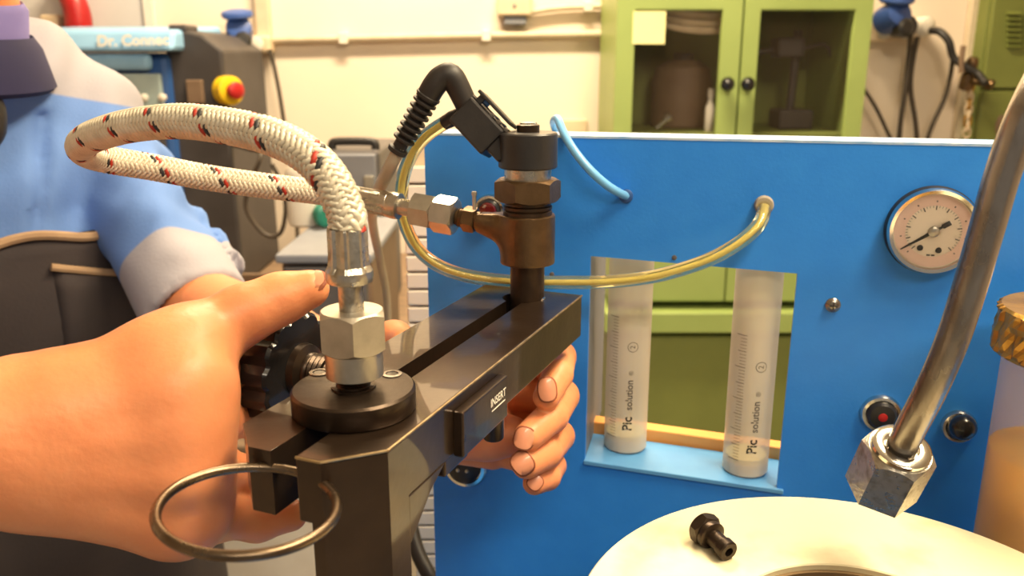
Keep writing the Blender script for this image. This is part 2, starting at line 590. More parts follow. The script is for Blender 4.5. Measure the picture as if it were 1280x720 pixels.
# ceiling lamps that carry the light
for i, (x, y, sx, sy, lab) in enumerate(((0.50, 0.36, 0.84, 0.27, 'long lamp hanging low over the test bench'),
                                         (-0.05, 1.75, 0.94, 0.30, 'ceiling lamp hanging in front of the cream wall'),
                                         (0.5, -1.2, 1.34, 0.34, 'ceiling lamp over the aisle before the bench'))):
    z = (2.17, 2.72, 2.74)[i]
    t = thing('ceiling_lamp', lab, 'lamp', (x, y, z), 'ceiling lamps')
    ob('housing', box(x - sx / 2, x + sx / 2, y - sy / 2, y + sy / 2, z, z + 0.05), M['white_plastic'], t, smooth=False, bevel=0.006)
    for s in (-1, 1):
        ob('hanger', tube([(x + s * sx * 0.4, y, z + 0.05), (x + s * sx * 0.4, y, 2.8)], 0.004, 8, 1), M['steel'], t)

# ------------------------------------------------------------------ conduits and sockets on the wall
def conduit(name, pts, r, lab, clips):
    t = thing(name, lab, 'conduit', pts[0])
    ob('pipe', tube(pts, r, 14, 6), M['pipe_paint'], t)
    for c in clips:
        ob('clip', box(c[0] - 0.012, c[0] + 0.012, WY - 0.035, WY, c[2] - r - 0.004, c[2] + r + 0.004), M['white_plastic'], t, smooth=False, bevel=0.002)
    return t


yw = WY - 0.018
conduit('wall_conduit', [at(342, 50, yw), at(480, 47, yw), at(620, 44, yw), at(775, 42, yw)], 0.011, 'long cream conduit running level across the wall to the green cabinet', [at(430, 48, yw), at(608, 44.5, yw)])
conduit('wall_conduit', [at(664, 15, yw), at(700, 10, yw), at(775, 7, yw)], 0.009, 'short upper conduit between the junction box and the green cabinet', [at(735, 8.5, yw)])
a = at(622, -14, yw); b = at(664, 20, yw)
t = thing('junction_box', 'cream junction box on the wall at the end of the short conduit', 'junction box', (a[0], WY, b[2]))
ob('housing', box(a[0], b[0], WY - 0.05, WY, b[2], a[2]), M['cream_plastic'], t, smooth=False, bevel=0.005)
c0 = at(630, 20, yw); c1 = at(658, 31, yw)
ob('cable_gland', box(c0[0], c1[0], WY - 0.04, WY, c1[2], c0[2]), M['grey'], t, smooth=False, bevel=0.004)
ob('lid_screw', T(fr(((a[0] + b[0]) / 2, WY - 0.05, (a[2] + b[2]) / 2 - .01), (0, -1, 0)), lathe([(0.006, 0), (0.006, 0.002)], 12)), M['steel'], t)
a = at(690, 149, WY); b = at(733, 190, WY)
t = thing('wall_cover_plate', 'blank cream cover plate on the wall behind the blue hose', 'cover plate', (a[0], WY, b[2]))
ob('plate', box(a[0], b[0], WY - 0.012, WY, b[2], a[2]), M['cream_plastic'], t, smooth=False, bevel=0.004)
ob('plate_screw', T(fr((a[0] + 0.02, WY - 0.012, a[2] - 0.02), (0, -1, 0)), lathe([(0.004, 0), (0.004, 0.002)], 10)), M['steel'], t)


def plug(name, lab, cx, cy, Y, grp, s=1.0):
    """blue industrial plug lying on top of a cream wall socket"""
    p = at(cx, cy, Y)
    t = thing(name, lab, 'plug', p, grp)
    ob('body', T(fr(p, (0.25, -1, 0.35)), lathe([(0.030 * s, -0.05 * s), (0.042 * s, -0.045 * s), (0.044 * s, 0.0), (0.040 * s, 0.03 * s), (0.026 * s, 0.036 * s)], 20)), M['plug_blue'], t)
    ob('cap_flap', T(fr(p + np.array([0.0, -0.01, 0.045]) * s, (0, -0.2, 1)), lathe([(0.046 * s, -0.008 * s), (0.052 * s, 0), (0.050 * s, 0.012 * s), (0.03 * s, 0.018 * s)], 20)), M['plug_blue'], t)
    ob('black_collar', T(fr(p + np.array([0.02, -0.03, -0.035]) * s, (0.3, -1, 0.1)), lathe([(0.024 * s, -0.02 * s), (0.027 * s, 0.012 * s), (0.018 * s, 0.02 * s)], 16)), M['black_plastic'], t)
    return t


def socket(lab, x0, x1, y0, y1, Y0, Y1):
    a = at(x0, y0, Y0); b = at(x1, y1, Y0)
    t = thing('wall_socket', lab, 'socket', (a[0], Y1, b[2]), 'wall sockets with blue plugs')
    ob('housing', box(a[0], b[0], Y0, Y1, b[2], a[2]), M['cream_plastic'], t, smooth=False, bevel=0.008)
    for k in range(2):
        xx = a[0] + (b[0] - a[0]) * (0.3 + 0.4 * k)
        ob('outlet_face', T(fr((xx, Y0, (a[2] + b[2]) / 2), (0, -1, 0)), lathe([(0.02, 0), (0.02, 0.004), (0.017, 0.005)], 16)), M['white_plastic'], t)
    return t


socket('cream wall socket at the left beside the dark tester', 280, 338, 44, 66, WY - 0.06, WY)
plug('power_plug', 'blue plug on the left socket above the dark tester', 299, 37, WY - 0.115, 'blue power plugs', 0.8)
socket('cream wall socket right of the green glass-door cabinet', 1086, 1152, 28, 52, WY - 0.06, WY)
plug('power_plug', 'blue plug on the socket right of the glass-door cabinet', 1117, 20, WY - 0.12, 'blue power plugs', 0.88)
p = at(1132, 33, WY - 0.12)
tag(ob('round_plug', T(fr(p, (0.1, -1, 0.1)), lathe([(0.022, -0.05), (0.028, -0.01), (0.028, 0.012), (0.02, 0.02)], 18)), M['machine_dark']), 'dark round plug in the right-hand wall socket', 'plug')
p = at(1154, 34, WY - 0.05)
tag(ob('plug_adapter', T(fr(p, (0.5, -1, 0.2)), lathe([(0.026, -0.045), (0.03, -0.01), (0.026, 0.02), (0.015, 0.026)], 18)), M['white_plastic']), 'pale adapter plug right of the dark round plug', 'plug')


def cable(name, lab, px, r, m, grp=None, cat='cable'):
    pts = [at(*p) for p in px]
    return tag(ob(name, tube(pts, r, 10, 8), m), lab, cat, grp)


cable('hanging_cable', 'dark cable hanging from the left wall socket behind the hoses', [(337, 62, 2.44), (342, 80, 2.44), (349, 115, 2.43), (357, 165, 2.42), (366, 220, 2.42), (372, 300, 2.4), (368, 335, 2.3)], 0.006, M['cable_dark'])
cable('hanging_cable', 'thin cable slanting from the cabinet side down behind the blue panel', [(1076, 106, 2.42), (1092, 130, 2.42), (1106, 158, 2.42), (1122, 200, 2.42), (1140, 300, 2.42)], 0.005, M['cable_dark'])
cable('hanging_cable', 'dark cable hanging straight down from the dark round plug', [(1138, 44, 2.38), (1137, 62, 2.42), (1132, 110, 2.41), (1124, 172, 2.40), (1118, 300, 2.40)], 0.007, M['cable_dark'])
cable('hanging_cable', 'dark cable bowing down from the pale adapter plug', [(1147, 46, 2.42), (1142, 70, 2.43), (1138, 110, 2.43), (1146, 172, 2.43), (1150, 300, 2.43)], 0.007, M['cable_dark'])
cable('hanging_cable', 'black cable arching right from the pale adapter toward the valve', [(1164, 38, 2.41), (1175, 40, 2.38), (1186, 52, 2.36), (1192, 72, 2.36), (1208, 84, 2.34), (1222, 92, 2.33), (1232, 104, 2.3)], 0.010, M['black_rubber'])
cable('hanging_cable', 'brown cable dropping from the black arching cable', [(1191, 74, 2.38), (1188, 95, 2.42), (1180, 125, 2.43), (1160, 172, 2.43), (1140, 260, 2.43)], 0.006, M['cable_dark'])

# small brass valve and a chain hanging beside the right-hand cabinet
p = at(1212, 90, 2.36)
t = thing('brass_valve', 'small brass valve with a red-brown lever at the corner of the wall', 'valve', p)
ob('body', T(fr(p, (0, -0.3, 1)), lathe([(0.010, -0.05), (0.018, -0.045), (0.018, -0.01), (0.012, 0.0), (0.016, 0.01), (0.016, 0.03), (0.010, 0.04)], 16)), M['bronze'], t)
q = at(1202, 74, 2.33)
ob('lever', tube([q + [0, 0, 0.035], q, q + [0.004, 0, -0.035]], 0.007, 10, 3), M['brown'], t)
ob('outlet', T(fr(p + [0.0, 0, -0.02], (0.6, -0.7, -0.2)), lathe([(0.010, 0), (0.010, 0.05), (0.014, 0.05), (0.014, 0.065)], 14)), M['bronze'], t)
t = thing('hanging_chain', 'short chain of pale links hanging below the brass valve', 'chain', at(1212, 160, 2.38))
for k in range(9):
    c = at(1213 - 0.6 * k, 108 + k * 7.2, 2.38)
    g = torus(0.012, 0.0035, 18, 8)
    g = ([(v[0] * 0.75, v[1] * 1.25, v[2]) for v in g[0]], g[1])
    ob('link', T(fr(c, (0.9, -0.4, 0.1) if k % 2 else (-0.3, -0.9, 0.1), (0.0, 0.2, 0.0)) if False else fr(c, (1, -0.3, 0) if k % 2 else (-0.2, -1, 0), (0.3, 1, 0) if k % 2 else (1, 0, 0)), g), M['cream_plastic'] if k % 3 else M['gold'], t)

# red hose reel on the wall, far left
c = at(62, 18, WY - 0.06)
t = thing('red_air_hose', 'red hose hook coiled on the wall above the light-blue tester', 'hose', c)
ob('hook', tube([c + [0.03, 0, 0.10], c + [0.07, 0, 0.03], c + [0.075, 0, -0.03], c + [0.05, 0, -0.075], c + [-0.005, 0, -0.07]], [0.022, 0.034, 0.036, 0.03, 0.022], 12, 6), M['red'], t)
ob('bracket', box(c[0] - 0.03, c[0] + 0.02, WY - 0.06, WY, c[2] - 0.06, c[2] + 0.0), M['cream_plastic'], t, smooth=False, bevel=0.006)
ob('nozzle', T(fr(c + [0.0, -0.02, -0.04], (0, -1, 0)), lathe([(0.012, -0.02), (0.016, 0), (0.008, 0.01)], 12)), M['black_plastic'], t)

# ------------------------------------------------------------------ workbench far left and what stands on it
BZ = 0.80
t = thing('workbench', 'long brown workbench against the back wall behind the worker', 'workbench', (-0.9, 1.9, 0))
ob('bench_top', box(-2.3, -0.14, 1.15, 2.46, BZ - 0.05, BZ), M['bench_wood'], t, smooth=False, bevel=0.004)
for x in (-2.2, -0.24):
    for y in (1.24, 2.38):
        ob('leg', box(x - 0.03, x + 0.03, y - 0.03, y + 0.03, 0, BZ - 0.05), M['grey_dark'], t, smooth=False)
ob('rail', box(-2.2, -0.2, 2.34, 2.40, 0.25, 0.31), M['grey_dark'], t, smooth=False)

# light-blue diagnostic machine
Y0 = 2.05
def X(px, Y=Y0): return at(px, 200, Y)[0]
def Z(py, Y=Y0): return at(640, py, Y)[2]
t = thing('diagnostic_tester', 'tall light-blue and charcoal tester with a lettered header on the back bench', 'tester', (X(190), Y0 + .2, BZ))
ob('body', box(X(60), X(222), Y0, Y0 + 0.36, BZ, Z(66)), M['machine_blue2'], t, smooth=False, bevel=0.015)
hd = [(Y0 - 0.05, Z(64)), (Y0 - 0.03, Z(38)), (Y0 + 0.3, Z(38) + 0.02), (Y0 + 0.3, Z(64))]
hv = [(x, p[0], p[1]) for x in (X(40), X(232, Y0 - .04)) for p in hd]
ob('header', (hv, [(0, 1, 2, 3), (7, 6, 5, 4), (0, 4, 5, 1), (1, 5, 6, 2), (2, 6, 7, 3), (3, 7, 4, 0)]), M['machine_blue'], t, smooth=False, bevel=0.01)
lt = text_geo('Dr. Connec', 0.034, 0.001)
hc = at(166, 51, Y0 - 0.048)
ob('lettering', T((hc, np.array([1.0, 0, 0.02]), np.array([0, 0.16, 0.98]), np.array([0, -0.98, 0.16])), (lt[0], lt[1])), M['white_plastic'], t, smooth=False)
ob('upper_door', box(X(70), X(206), Y0 - 0.03, Y0, Z(88, Y0 - .03), Z(67, Y0 - .03)), M['machine_blue'], t, smooth=False, bevel=0.012)
fp = ob('front_plate', box(X(110), X(214), Y0 - 0.02, Y0, Z(142), Z(92)), M['screen'], t, smooth=False, bevel=0.004)
for px in (181, 204):
    ob('dial_knob', T(fr(at(px, 122, Y0 - 0.02), (0, -1, 0)), lathe([(0.009, 0), (0.009, 0.008), (0.006, 0.01)], 12)), M['white_plastic'], fp)
ob('lower_door', box(X(80), X(212), Y0 - 0.015, Y0, Z(300), Z(150)), M['machine_dark'], t, smooth=False, bevel=0.01)
sd = [(X(216), Z(46)), (X(230), Z(34)), (X(262), Z(42)), (X(286), Z(62)), (X(289), BZ), (X(216), BZ)]
g = prism([(p[0], p[1]) for p in sd], 0, 0.34)
ob('side_cabinet', ([(v[0], Y0 + 0.02 + v[2], v[1]) for v in g[0]], [tuple(reversed(f)) for f in g[1]]), M['machine_dark'], t, smooth=False, bevel=0.008)
ob('carry_handle', box(X(222), X(245), Y0 + 0.02, Y0 + 0.10, Z(40), Z(30)), M['machine_dark'], t, smooth=False, bevel=0.006)
ob('switch_plate', box(X(240), X(260), Y0 + 0.005, Y0 + 0.02, Z(130), Z(100)), M['brown'], t, smooth=False, bevel=0.003)
es = ob('emergency_stop', T(fr(at(287, 113, Y0 + 0.018), (0.8, -0.62, 0)), lathe([(0.034, -0.02), (0.034, 0.008), (0.030, 0.010)], 24)), M['yellow'], t)
es2 = ob('stop_button', T(fr(at(289, 113, Y0 + 0.010), (0.8, -0.62, 0)), lathe([(0.014, 0), (0.014, 0.014), (0.020, 0.016), (0.020, 0.024), (0.014, 0.028)], 20)), M['red'], es)

# grey cases
def case(name, lab, cat, x0, x1, y0, y1, Y, depth, zb, m, side, handle):
    a = at(x0, y0, Y); b = at(x1, y1, Y)
    t = thing(name, lab, cat, ((a[0] + b[0]) / 2, Y + depth / 2, zb))
    ob('body', box(a[0], b[0], Y + 0.012, Y + depth, zb, a[2]), side, t, smooth=False, bevel=0.008)
    ob('front_plate', box(a[0] + 0.006, b[0] - 0.006, Y, Y + 0.012, zb + 0.01, a[2] - 0.006), m, t, smooth=False, bevel=0.004)
    if handle:
        h0 = at(handle[0], handle[2], Y + 0.03); h1 = at(handle[1], handle[2], Y + 0.03)
        ob('carry_handle', tube([(h0[0], Y + 0.04, a[2] - 0.002), (h0[0], Y + 0.04, h0[2]), (h0[0] + 0.012, Y + 0.04, h0[2] + 0.006), (h1[0] - 0.012, Y + 0.04, h0[2] + 0.006), (h1[0], Y + 0.04, h0[2]), (h1[0], Y + 0.04, a[2] - 0.002)], 0.009, 10, 5), M['black_plastic'], t)
    return t, a, b


t, a, b = case('instrument_case', 'grey instrument case with a black carry handle on the back bench', 'case', 404, 477, 189, 300, 1.75, 0.3, BZ, M['grey'], M['grey_dark'], (414, 468, 181))
ob('latch', box(b[0] - 0.03, b[0] - 0.01, 1.74, 1.75, a[2] - 0.09, a[2] - 0.05), M['steel'], t, smooth=False, bevel=0.002)
t, a, b = case('grey_toolbox', 'large dark grey metal box on the bench behind the steel ferrule', 'box', 348, 470, 329, 500, 1.22, 0.30, BZ, M['grey_dark'], M['brown'], None)  # warm shade of the box's side put into the brown body colour
ob('lid', box(a[0] - 0.004, b[0] + 0.004, 1.215, 1.53, a[2] - 0.0, a[2] + 0.014), M['grey'], t, smooth=False, bevel=0.004)
p = at(384, 300, 1.45); zt = a[2] + 0.014
t = thing('pale_canister', 'pale plastic canister with a teal cap beside the grey instrument case', 'canister', (p[0], 1.45, zt))
ob('body', T(fr((p[0], 1.45, zt), (0, 0, 1)), lathe([(0.026, 0), (0.030, 0.004), (0.030, 0.09), (0.022, 0.105), (0.014, 0.11)], 24)), M['white_plastic'], t)
ob('cap', T(fr((p[0], 1.45, zt + 0.11), (0, 0, 1)), lathe([(0.016, 0), (0.016, 0.018), (0.013, 0.020)], 20)), M['teal'], t)
c2 = at(410, 268, 1.42)
ob('side_cap', T(fr(c2 + [-0.018, 0.01, 0], (0.8, -0.6, 0)), lathe([(0.014, 0), (0.022, 0.012), (0.022, 0.022), (0.017, 0.026)], 20)), M['teal'], t)
cable('cable_loop', 'thin dark cable loop hanging between the tester and the grey case', [(286, 180, 2.12), (310, 186, 1.98), (326, 194, 1.9), (312, 230, 1.9), (308, 262, 1.9), (330, 292, 1.9), (350, 292, 1.9), (357, 262, 1.9), (352, 230, 1.9), (340, 205, 1.9)], 0.005, M['cable_dark'])
p = at(316, 318, 1.7)
t = thing('brown_tray', 'low brown tray of the back bench, left of the grey box', 'tray', (p[0], 1.7, BZ))
ob('tray_floor', box(p[0] - 0.16, p[0] + 0.12, 1.55, 1.85, BZ, BZ + 0.012), M['brown'], t, smooth=False)
for s in (0, 1):
    yy = 1.55 + s * 0.288
    ob('rim', box(p[0] - 0.16, p[0] + 0.12, yy, yy + 0.012, BZ, BZ + 0.09), M['brown'], t, smooth=False, bevel=0.003)
    xx = p[0] - 0.16 + s * 0.268
    ob('rim', box(xx, xx + 0.012, 1.562, 1.838, BZ, BZ + 0.09), M['brown'], t, smooth=False, bevel=0.003)

# white slotted trunking upright just left of the blue panel
YP = 0.72
xl = at(503, 200, YP)[0]; xr = at(540, 200, YP)[0]
zt = at(520, 178, YP)[2]
t = thing('slotted_trunking', 'white slotted cable trunking upright at the left edge of the blue panel', 'trunking', (xl, YP, 0))
ob('back_plate', box(xl, xr, YP + 0.012, YP + 0.03, 0, zt), M['cream_plastic'], t, smooth=False)
z = 0.80
while z < zt - 0.02:
    ob('slat', box(xl, xr, YP, YP + 0.012, z, z + 0.0135), M['white_plastic'], t, smooth=False, bevel=0.0012, seg=1)
    z += 0.0155
ob('lower_cover', box(xl, xr, YP, YP + 0.012, 0, 0.795), M['white_plastic'], t, smooth=False, bevel=0.002)
cable('floor_cable', 'black cable hanging down beside the dark vise post', [(506, 610, 0.68), (512, 650, 0.66), (522, 690, 0.64), (545, 735, 0.62), (580, 800, 0.62)], 0.0065, M['black_rubber'])

# drawer unit under the workbench, low at the left
DX0, DX1, DY = -0.74, -0.30, 1.17
t = thing('drawer_unit', 'white drawer unit under the brown workbench behind the hand and ring', 'drawers', ((DX0 + DX1) / 2, DY + 0.2, 0))
ob('carcass', box(DX0, DX1, DY + 0.02, DY + 0.5, 0.0, 0.735), M['cream_plastic'], t, smooth=False, bevel=0.004)
for k in range(4):
    z0 = 0.02 + k * 0.178
    d = ob('drawer', box(DX0 + 0.005, DX1 - 0.005, DY, DY + 0.02, z0, z0 + 0.172), M['white_plastic'], t, smooth=False, bevel=0.004)
    zz = z0 + 0.12; xm = (DX0 + DX1) / 2
    ob('handle', tube([(xm - 0.07, DY, zz), (xm - 0.07, DY - 0.025, zz), (xm + 0.07, DY - 0.025, zz), (xm + 0.07, DY, zz)], 0.006, 8, 3), M['grey_dark'], d)
q = at(150, 684, DY)
ob('yellow_sticker', T(fr((q[0], DY - 0.0006, q[2]), (0, -1, 0)), lathe([(0.016, 0), (0.016, 0.0006)], 20)), M['yellow'], t)

# ------------------------------------------------------------------ green cabinet with glass doors
CY = 2.10
def cx(px): return at(px, 90, CY)[0]
def cz(py): return at(640, py, CY)[2]
L_, R_ = cx(769), cx(1084)
top = 1.62
ub = cz(377)
t = thing('green_cabinet', 'tall green cabinet with two smoked glass doors and black knobs', 'cabinet', ((L_ + R_) / 2, CY + .19, 0))
th = 0.02
def gb(name, m, *b, **k): return ob(name, box(*b), M[m], k.pop('parent', t), smooth=False, bevel=k.pop('bevel', 0.003), seg=1)
gb('side_panel', 'green', L_, L_ + th, CY + 0.02, CY + 0.38, ub, top)
gb('side_panel', 'green', R_ - th, R_, CY + 0.02, CY + 0.38, ub, top)
gb('top_panel', 'green', L_, R_, CY + 0.02, CY + 0.38, top, top + th)
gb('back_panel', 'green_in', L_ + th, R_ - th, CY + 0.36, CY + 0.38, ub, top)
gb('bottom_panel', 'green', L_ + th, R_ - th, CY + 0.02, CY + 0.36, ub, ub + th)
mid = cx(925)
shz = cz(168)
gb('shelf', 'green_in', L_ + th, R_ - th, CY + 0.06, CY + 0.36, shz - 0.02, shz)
zg1 = cz(13); zg0 = cz(300)
for (x0, x1, g0, g1, kx) in ((L_, mid - 0.002, cx(792), cx(899), cx(908)), (mid + 0.002, R_, cx(946), cx(1062), cx(933))):
    dv = [(x0, ub), (x1, ub), (x1, top), (x0, top), (g0, zg0), (g1, zg0), (g1, zg1), (g0, zg1)]
    V = [(p[0], CY, p[1]) for p in dv] + [(p[0], CY + 0.02, p[1]) for p in dv]
    Fc = []
    for i in range(4):
        j = (i + 1) % 4
        Fc += [(i, j, 4 + j, 4 + i), (8 + j, 8 + i, 12 + i, 12 + j), (j, i, 8 + i, 8 + j), (4 + i, 4 + j, 12 + j, 12 + i)]
    d = ob('door', (V, Fc), M['green'], t, smooth=False, bevel=0.003, seg=1)
    ob('glass_pane', box(g0 - 0.004, g1 + 0.004, CY + 0.009, CY + 0.013, zg0 - 0.004, zg1 + 0.004), M['door_glass'], d, smooth=False)
    ob('knob', T(fr((kx, CY, cz(105)), (0, -1, 0)), lathe([(0.006, 0), (0.006, 0.010), (0.014, 0.014), (0.017, 0.022), (0.013, 0.030), (0.006, 0.033)], 20)), M['knob_black'], d)
# lower cabinet; shade below the counter is put into its olive colour
gb('counter', 'green', L_ - 0.01, R_ + 0.01, CY - 0.03, CY + 0.38, cz(412), cz(387))
gb('plinth_body', 'olive', L_ + 0.01, R_ - 0.01, CY + 0.02, CY + 0.38, 0.06, cz(412))
gb('lower_door', 'olive', L_ + 0.015, R_ - 0.015, CY + 0.0, CY + 0.02, 0.08, cz(420))
gb('spacer', 'olive', L_ + 0.03, R_ - 0.03, CY + 0.05, CY + 0.36, cz(387), ub)
a = at(792, 14, CY - 0.004); b = at(831, 55, CY - 0.004)
tag(ob('sticky_note', box(a[0], b[0], CY - 0.0015, CY - 0.0003, b[2], a[2]), M['note'], smooth=False), 'blank yellow note stuck on the left glass door of the green cabinet', 'note')
# inside the cabinet
YI = CY + 0.2
for k in range(3):
    c = at(866, 6 + k * 10, CY + 0.09 + 0.012 * k)
    g = torus(0.085, 0.010, 36, 8)
    g = ([(v[0] * 1.1, v[1] * 0.55, v[2]) for v in g[0]], g[1])
    tag(ob('coiled_hose', T(fr(c, (0.1, -0.5, 0.86)), g), M['cream_plastic']), ('topmost', 'middle', 'lowest')[k] + ' loop of pale hose behind the left glass door', 'hose', 'coiled hoses in the cabinet')
p = at(988, 150, YI)
t = thing('gauge_stand', 'dark stand on a square foot behind the right glass door', 'stand', (p[0], YI, shz))
ob('foot', box(p[0] - 0.045, p[0] + 0.045, YI - 0.05, YI + 0.05, shz, shz + 0.05), M['machine_dark'], t, smooth=False, bevel=0.006)
ob('column', T(fr((p[0] - 0.004, YI, shz + 0.05), (0.03, 0, 1)), lathe([(0.011, 0), (0.011, 0.2)], 14)), M['machine_dark'], t)
q = at(984, 62, YI)
ob('head', box(q[0] - 0.035, q[0] + 0.035, YI - 0.04, YI + 0.04, q[2] - 0.02, q[2] + 0.03), M['machine_dark'], t, smooth=False, bevel=0.008)
ob('arm', tube([q + [0.03, 0, 0], q + [0.10, 0.0, 0.01], q + [0.13, 0, -0.05]], 0.006, 8, 5), M['machine_dark'], t)
ob('arm', tube([q + [-0.03, 0, 0], q + [-0.08, 0.0, -0.01], q + [-0.10, 0, -0.05]], 0.006, 8, 5), M['machine_dark'], t)
p = at(1034, 140, YI + .06)
tag(ob('wooden_rod', T(fr((p[0], YI + 0.06, shz), (-0.02, 0.03, 1)), lathe([(0.014, 0), (0.014, 0.16), (0.009, 0.17)], 12)), M['orange_wood']), 'upright wooden rod right of the dark stand in the cabinet', 'rod')
p0 = at(820, 166, CY + 0.10); p1 = at(834, 148, CY + 0.10)
p0[2] = shz + 0.006
t = thing('spray_lance', 'small bright spray nozzle leaning behind the left glass door', 'nozzle', p0)
ob('barrel', tube([p0, (p0 + p1) / 2, p1], 0.006, 10, 3), M['chrome'], t)
ob('tip', T(fr(p1, p1 - p0), lathe([(0.010, -0.004), (0.012, 0.006), (0.006, 0.012)], 12)), M['steel'], t)
p = at(850, 120, YI + 0.08)
t = thing('brown_filter', 'large brown canister behind the left glass door', 'canister', (p[0], YI + 0.06, shz))
ob('body', T(fr((p[0], YI + 0.06, shz), (0, 0, 1)), lathe([(0.075, 0), (0.08, 0.006), (0.08, 0.12), (0.072, 0.155), (0.04, 0.175)], 28)), M['brown'], t)
ob('cap', T(fr((p[0], YI + 0.06, shz + 0.175), (0, 0, 1)), lathe([(0.028, 0), (0.028, 0.016), (0.022, 0.02)], 18)), M['machine_dark'], t)
p = at(888, 128, CY + 0.08)
t = thing('white_bottle', 'slim white bottle at the edge of the left glass door', 'bottle', (p[0], CY + 0.08, shz))
ob('body', T(fr((p[0], CY + 0.08, shz), (0, 0, 1)), lathe([(0.010, 0), (0.012, 0.003), (0.012, 0.06), (0.006, 0.075), (0.006, 0.085)], 16)), M['white_plastic'], t)
ob('cap', T(fr((p[0], CY + 0.08, shz + 0.085), (0, 0, 1)), lathe([(0.008, 0), (0.008, 0.02), (0.006, 0.022)], 14)), M['white_plastic'], t)

# second green cabinet at the right edge
Y2 = 2.40
a = at(1229, 90, Y2)[0]
zs = at(1250, 112, Y2)[2]
t = thing('louvred_cabinet', 'olive green metal cabinet with louvre slots and a keyhole, far right', 'cabinet', (a + 0.35, Y2 + .05, 0))
ob('body', box(a, a + 0.7, Y2 + 0.02, WY - 0.001, 0, 1.75), M['olive'], t, smooth=False, bevel=0.004)
up = ob('upper_door', box(a + 0.005, a + 0.695, Y2, Y2 + 0.02, zs + 0.004, 1.74), M['olive'], t, smooth=False, bevel=0.003)
lo = ob('lower_door', box(a + 0.005, a + 0.695, Y2, Y2 + 0.02, 0.05, zs - 0.004), M['olive'], t, smooth=False, bevel=0.003)
for c in range(3):
    for k in range(7):
        q = at(1266 + 22 * c, 16 + k * 6.8, Y2)
        w_ = 0.019
        V = [(q[0] - w_, Y2, q[2] - 0.004), (q[0] + w_, Y2, q[2] - 0.004), (q[0] + w_, Y2, q[2] + 0.004), (q[0] - w_, Y2, q[2] + 0.004),
             (q[0] - w_, Y2 - 0.012, q[2] - 0.004), (q[0] + w_, Y2 - 0.012, q[2] - 0.004)]
        ob('louvre', (V, [(0, 1, 5, 4), (4, 5, 2, 3), (0, 4, 3), (1, 2, 5), (0, 3, 2, 1)]), M['olive'], up, smooth=False)
q = at(1251, 157, Y2)
kp = lathe([(0.020, 0), (0.020, 0.002), (0.016, 0.003)], 24)
ob('keyhole_plate', T(fr((q[0], Y2, q[2]), (0, -1, 0)), ([(v[0] * 0.8, v[1] * 1.5, v[2]) for v in kp[0]], kp[1])), M['brown'], lo)

# ------------------------------------------------------------------ the test bench: base, blue front panel and everything in it
PA = at(530, 167, 0.54)
PD = np.array([0.972, -0.235, 0]); PD /= np.linalg.norm(PD)
PN = np.array([PD[1], -PD[0], 0])          # toward the camera
ZT = PA[2]
def pp(s, z, n=0.0): return np.array([PA[0], PA[1], 0]) + PD * s + PN * n + np.array([0, 0, z])
def onpanel(px, py, n=0.0): return onpl(px, py, PA + PN * n, PN)
def PS(P): return float(np.dot(P - PA, PD))
PF = (None, PD, np.array([0, 0, 1.0]), PN)
def pf(P): return (np.array(P), PD, np.array([0, 0, 1.0]), PN)

bench = thing('test_bench', 'blue test bench with an upright front panel that has a window for two syringes', 'test bench', (PA[0] + 0.2, 0.4, 0))
c00, c10, c11, c01 = [onpanel(*q) for q in ((731, 575), (971, 611), (997, 342), (738, 320))]
sL0, sR0, sR1, sL1 = PS(c00), PS(c10), PS(c11), PS(c01)
zc0 = (c00[2] + c10[2]) / 2
def zsh(s): return c00[2] + (c10[2] - c00[2]) * (s - sL0) / (sR0 - sL0)
PB = 0.95
S0, S1 = 0.0, 0.43
outer = [(S0, PB), (S1, PB), (S1, ZT), (S0, ZT)]
inner = [(sL0, c00[2]), (sR0, c10[2]), (sR1, c11[2]), (sL1, c01[2])]
V = [pp(s, z, 0) for s, z in outer + inner] + [pp(s, z, -0.004) for s, z in outer + inner]
Fc = []
for i in range(4):
    j = (i + 1) % 4
    Fc += [(i, j, 4 + j, 4 + i), (8 + j, 8 + i, 12 + i, 12 + j), (j, i, 8 + i, 8 + j), (4 + i, 4 + j, 12 + j, 12 + i)]
panel = ob('front_panel', (V, Fc), M['blue'], bench, smooth=False)
def pbox(s0, s1, z0, z1, n0, n1):
    V = [pp(s, z, n) for n in (n0, n1) for s, z in ((s0, z0), (s1, z0), (s1, z1), (s0, z1))]
    return V, [(3, 2, 1, 0), (4, 5, 6, 7), (0, 1, 5, 4), (1, 2, 6, 5), (2, 3, 7, 6), (3, 0, 4, 7)]
ob('top_flange', pbox(S0, S1, ZT - 0.0008, ZT + 0.0006, -0.03, 0.0003), M['blue_edge'], bench, smooth=False)  # pale strip along the top edge of the panel
ob('side_flange', pbox(S0, S0 + 0.003, PB, ZT - 0.0008, -0.03, -0.004), M['blue'], bench, smooth=False)
def sbox(s0, s1, h0, h1, n0, n1):
    V = [pp(s, zsh(s) + h, n) for n in (n0, n1) for s, h in ((s0, h0), (s1, h0), (s1, h1), (s0, h1))]
    return V, [(3, 2, 1, 0), (4, 5, 6, 7), (0, 1, 5, 4), (1, 2, 6, 5), (2, 3, 7, 6), (3, 0, 4, 7)]
ob('shelf', sbox(sL0 - 0.0005, sR0 + 0.004, -0.0025, 0.0006, -0.042, 0.0022), M['shelf_blue'], bench, smooth=False, bevel=0.0006)
ob('window_side', pbox(sL0 - 0.004, sL0 - 0.0005, c00[2], c01[2] + 0.004, -0.085, -0.004), M['grey'], bench, smooth=False)
ob('back_strip', sbox(sL0 - 0.01, sR0 + 0.012, -0.006, 0.0085, -0.056, -0.044), M['orange_wood'], bench, smooth=False, bevel=0.001)
